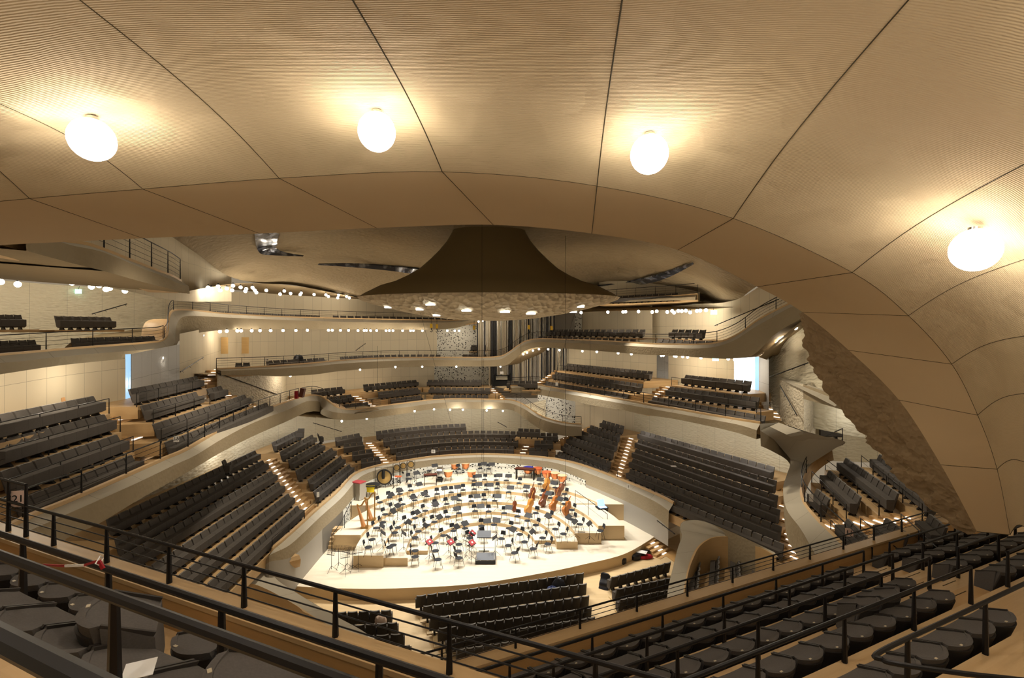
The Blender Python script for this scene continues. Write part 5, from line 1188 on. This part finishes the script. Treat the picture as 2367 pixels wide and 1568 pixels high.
# exit signs
for (x, y, Y, lab) in ((181, 674, 31, 'green lit exit sign above the top side balcony'), (1650, 722.5, 34, 'green lit exit sign above the third tier ramp'), (1654, 829.5, 31, 'green lit exit sign left of the bright window')):
    p = D(x, y, Y); t = thing('exit_sign', lab, 'exit sign', p); w_ = 14/FPX*Y
    obj('panel', MB().box((0, 0, 0), (w_, .06, w_*.7)), M['exit'], t)
    obj('running_figure', MB().box((-.05, -.035, 0), (w_*.2, .01, w_*.4)).box((.12, -.035, 0), (w_*.22, .01, w_*.12)), M['exitglyph'], t)
    obj('hanger', MB().tube([(0, 0, w_*.35), (0, .1, w_*.9)], .012, 5), M['black'], t)
# ---- organ
org = thing('pipe_organ', 'wall of tall silver and dark organ pipes rising behind the third tier', 'organ', (*XY(1215, 50.6), 7.3))
ol = Vector(org.location); n_ = 0
px = 1104.0
while px < 1331 and n_ < 100:
    f = (px-1104)/227; Y = 51.3-1.6*f; r = random.choice((.045, .06, .06, .07, .085)); z0 = 10.2 if px < 1129 else 7.3
    m_ = random.choice((M['pipe'], M['pipelight'], M['pipe'], M['pipedark'], M['pipelight'])); x, y = XY(px, Y)
    top_ = 15.4 if px < 1282 else 12.2-.0*px
    mb = MB().tube([(x-ol.x, y-ol.y, z0-ol.z), (x-ol.x, y-ol.y, z0+.35-ol.z), (x-ol.x, y-ol.y, top_-ol.z)], [r*.35, r, r], 8); obj('pipe', mb, m_, org)
    px += (r*2+random.choice((.005, .02, .05)))*FPX/Y; n_ += 1
p = D(1160, 893, 50); t = thing('organ_console', 'black organ console behind pale upright pipes with a white music sheet', 'organ console', p)
obj('cabinet', MB().box((0, .2, .55), (1.9, .6, 1.1)), M['ink'], t); obj('side_panel', MB().box((-.9, -.1, .75), (.1, .6, 1.2)), M['ink'], t); obj('side_panel', MB().box((.9, -.1, .75), (.1, .6, 1.2)), M['ink'], t); obj('music_sheet', MB().box((0, -.12, 1.4), (.35, .02, .28)), M['paper'], t)
for i in range(3): obj('keyboard', MB().box((0, -.2-.02*i, .75+.12*i), (1.2, .15, .05)), M['pipelight'], t)
# ---- hoist hooks and cables
for k, (x, y, Y) in enumerate(((997,757,33),(1010,758,34),(1096,761,33),(1222.5,760,33),(1275,762,34))):
    p = D(x, y, Y); t = thing('hoist_hook', 'yellow and black hoist hook under the reflector, %s from the left' % ordn(k), 'hook', p, 0, 'hoist hooks under the reflector')
    obj('cable', MB().tube([(0, 0, .2), (0, 0, E+(784-730)/FPX*Y-p.z)], .012, 4), M['black'], t); obj('block', MB().box((0, 0, .1), (.16, .12, .3)), M['hookyellow'], t)
    obj('hook', MB().tube([(0, 0, -.05), (0, 0, -.15), (.08, 0, -.25), (0, 0, -.33), (-.08, 0, -.27)], .028, 6), M['ink'], t)
for k, (x, y0, y1, Y) in enumerate(((1114,520,1062,28.5),(1307,545,1245,28.5),(873,800,900,34),(1204,760,1065,35),(1364,770,1000,34),(1118,830,1070,36))):
    a, b = D(x, y0, Y), D(x, y1, Y); o = obj('hanging_cable', MB().tube([a, b], .010, 4), M['black']); tag(o, 'thin black hanging cable, %s of the cables over the stage counted by reach' % ordn(k), 'cable', 'hanging cables')
for k, (a, b) in enumerate((((971,722,30),(1042,975,38)),((1330,722,30),(1245,985,40)))):
    o = obj('hanging_cable', MB().tube([D(*a), D(*b)], .009, 4), M['black']); tag(o, 'thin slanting cable from the reflector towards the ' + ('perforated wall' if k == 0 else 'sloping ramp'), 'cable', 'hanging cables')
# ================================================================== LAMPS
from mathutils.bvhtree import BVHTree
_g = MB().loft(rowsN); CANB = BVHTree.FromPolygons(_g.v, _g.f)
def globe(px, py, Y, r, label, energy, hang=.03):
    d = Vector(((px-CX)/FPX, 1, (CY-py)/FPX)); hit = CANB.ray_cast(Vector((0, 0, E)), d.normalized())[0]; y = hit.y
    while CANB.find_nearest(Vector((0, 0, E))+d*y)[3] < r*(y/Y)+.03 and y > 2: y -= .02
    p = Vector((0, 0, E))+d*y; r = r*y/Y
    t = thing('globe_lamp', label, 'lamp', p, 0, 'large globe lamps on the near ceiling')
    obj('glass_globe', MB().ball((0, 0, 0), r, 24, 14, 1.04), M['globe'], t); obj('holder', MB().lathe([(r*.28, r*.9), (r*.28, r+hang), (0, r+hang)], 12), M['chrome'], t)
    nr_ = CANB.find_nearest(p); nv = (p-nr_[0]).normalized(); sd = nv.orthogonal().normalized(); s2 = nv.cross(sd)
    lamp('POINT', p+nv*(r+.06), energy, WHITE, r*.8)
    for q_ in (sd, -sd, s2, -s2): lamp('POINT', p+q_*(r+.05), energy*.07, WHITE, .08)
GE = 75
globe(213, 323, 4.45, .185, 'large glowing glass globe on the ceiling, far left above the side balcony', GE)
globe(871, 305, 4.6, .178, 'large glowing glass globe on the ceiling, above the S-shaped parapet dip', GE)
globe(1501, 357, 5.25, .205, 'large glowing glass globe on the ceiling, above the second tier rows', GE)
globe(2254, 578, 6.3, .27, 'large glowing glass globe on the descending ceiling, lowest of the four', GE*1.2)
for q in ((-2.6, 1.0, E+2.0), (2.2, .8, E+2.05), (-7.5, 2.4, E+1.9), (5.0, 2.6, E+1.6), (0, -2.4, E+2.0)):
    lamp('POINT', Vector(q), GE*1.1, WHITE, .2)
SMALL = []
def small(L, sx, sy, x0, y0, Yf, where, r=.12):
    for x, y in L:
        px, py = x0+x/sx, y0+y/sy; SMALL.append((px, py, Yf(px), r, where))
ln = lambda x0, Y0, x1, Y1: (lambda px: Y0+(Y1-Y0)*(px-x0)/(x1-x0))
small(((5,595),(173,510),(238,517),(280,522),(358,543),(462,563),(602,580),(652,603),(160,617),(828,640),(897,627),(960,663),(993,653),(1112,645),(1132,677),(1210,667),(1335,687),(1450,693)), 3.92, 3.92, 0, 500, ln(0, 23.5, 380, 30.5), 'above the top side balcony', .15)
small(((318,648),(345,657),(408,637),(427,672),(487,655),(535,672),(543,630),(613,645),(663,660),(655,680),(720,647),(742,673),(755,692),(845,673),(970,707),(1008,678),(1065,700),(1160,697),(1152,710),(1278,710),(1385,713),(1408,728),(1500,715),(1492,740),(1572,728),(1598,741)), 3.92, 3.92, 400, 500, ln(480, 32, 810, 49), 'above the top tier row along the cream wall', .13)
small(((265,1077),(425,1042),(487,1037),(582,1035),(617,1035),(713,1034),(788,1033),(884,1033),(997,1032),(1113,1032),(1217,1030),(1408,1030),(1443,1030),(1517,1031),(1590,1031),(1676,1033),(1732,1032),(1752,1032),(1790,1033),(1845,1033),(1930,1034),(1960,1033),(1993,1033),(2080,1034),(2152,1034),(2178,1034),(2260,1035),(2485,1034),(2553,1034),(2592,1034)), 3.92, 3.92, 400, 501, ln(465, 33, 1060, 52), 'under the top tier edge', .115)
small(((1063,1447),(1695,1392),(2015,1367),(2258,1365),(2567,1364),(2967,1364)), 3.92, 3.92, 400, 500, ln(670, 37.5, 1160, 49.5), 'under the third tier edge', .09)
small(((1078,1335),(1387,1293),(1465,1281)), 3.92, 3.92, 0, 501, ln(275, 22, 375, 25.5), 'above the blue window', .09)
small(((482,410),(690,406),(808,405),(828,403),(928,402),(1035,405),(1070,400),(1152,405),(1190,397),(1205,410),(1237,397),(1265,398),(1297,395),(1330,408),(1382,397),(1408,394),(1453,391)), 3.364, 3.364, 1200, 601, ln(1340, 44, 1635, 34), 'above the third tier rows below the exit sign', .13)
small(((492,710),(604,715),(770,725),(873,732),(1105,743),(1122,743),(1208,747),(1220,750),(1272,752),(1310,756),(1414,760),(1626,770),(1677,775)), 3.364, 3.364, 1200, 601, ln(1346, 42, 1700, 28.5), 'under the third tier beside the bright window', .10)
small(((1855,741),(1895,707),(1995,635),(2040,601),(2148,532)), 3.364, 3.364, 1200, 600, ln(1750, 26.5, 1840, 24.5), 'along the slope beside the broken plaster', .11)
small(((1137,678),(1363,655),(1797,587),(1973,570),(2118,574),(2234,575),(2450,580),(2597,585),(2864,637)), 3.92, 3.92, 500, 801, ln(790, 39.5, 1230, 46), 'under the second tier edge', .09)
small(((1200,952),(1237,942),(1605,1247),(1640,1232),(1693,1214),(1747,1201),(1830,1202),(1933,1210)), 3.92, 3.92, 800, 501, ln(1100, 49.5, 1290, 46), 'in front of the organ pipes', .10)
bme = {}
byw = {}
for k, (px, py, Y, r, where) in enumerate(SMALL):
    p = D(px, py, Y); key = r
    if key not in bme: bme[key] = (MB().ball((0, 0, 0), r, 10, 7).mesh('glass_bulb', M['bulb']), MB().tube([(0, 0, r*.8), (0, 0, r*1.7)], r*.35, 6).mesh('lamp_holder', M['black']))
    i = byw.get(where, 0); byw[where] = i+1
    t = thing('bulb_lamp', '%s globe lamp from left %s' % (ordn(i), where), 'lamp', p, 0, 'small globe lamps '+where)
    for n, me in zip(('glass_bulb', 'lamp_holder'), bme[key]):
        o = bpy.data.objects.new(n, me); C.objects.link(o); o.parent = t
    if k % 2 == 0:
        pw = 70 if py > 850 else 52
        lamp('POINT', p+Vector((0, 0, -r-.12)), pw, WARM, .12)
# bare point lights that brighten the walls under the lowest balconies, without fittings
for x, y, Y in ((520,1040,30.5),(585,1005,33),(648,985,35.5),(700,975,38),(1480,985,38.5),(1535,985,36.5),(1600,1000,33.8),(1665,1015,31.5),(1730,1035,29.5),(1780,1055,28),(1262,930,45.2),(1292,935,45.4),(905,955,43.2),(960,950,44.6),(1055,948,45.6),(1130,950,45.6)):
    lamp('POINT', D(x, y, Y), 62, WHITE, .1)
lamp('POINT', D(1925, 955, 22.0), 30, WHITE, .1); lamp('POINT', D(2010, 985, 22), 30, WHITE, .1)
for x, y, Y in ((130,880,15),(40,880,13),(220,870,18),(780,880,44),(860,870,46.5),(720,880,40.5)): lamp('POINT', D(x, y, Y), 70, WARM, .12)
# stage spotlights in the reflector, and unseen spots added high up to brighten the tiers
for i, (px, py) in enumerate(LENS):
    p = bowl_hit(px, py); l = lamp('SPOT', p-UP*.25, 2000, WHITE, .25, spot=88, blend=.5); aim(l, (-1.8+(p.x+1.6)*.35, 31.5, 0))
for (x, y, z, tx, ty, tz, e, a) in ((-9, 23, 17.4, -14.5, 24, 4, 4200, 62), (-8, 35, 17.4, -13.5, 32, 4, 2600, 60), (8, 36, 17.2, 12, 29, 4, 3400, 65), (-2, 42, 16.8, -2, 44, 3, 2600, 100), (0, 20, 16.5, -1, 20, -1, 1800, 75), (8, 24, 16, 15, 21, 6, 2200, 60), (6, 26, 17, 11, 22, 0, 1400, 60), (-8, 16, 16.6, -15, 18, 9, 1100, 70)):
    l = lamp('SPOT', (x, y, z), e, WARM, .4, spot=a, blend=.7); aim(l, (tx, ty, tz))
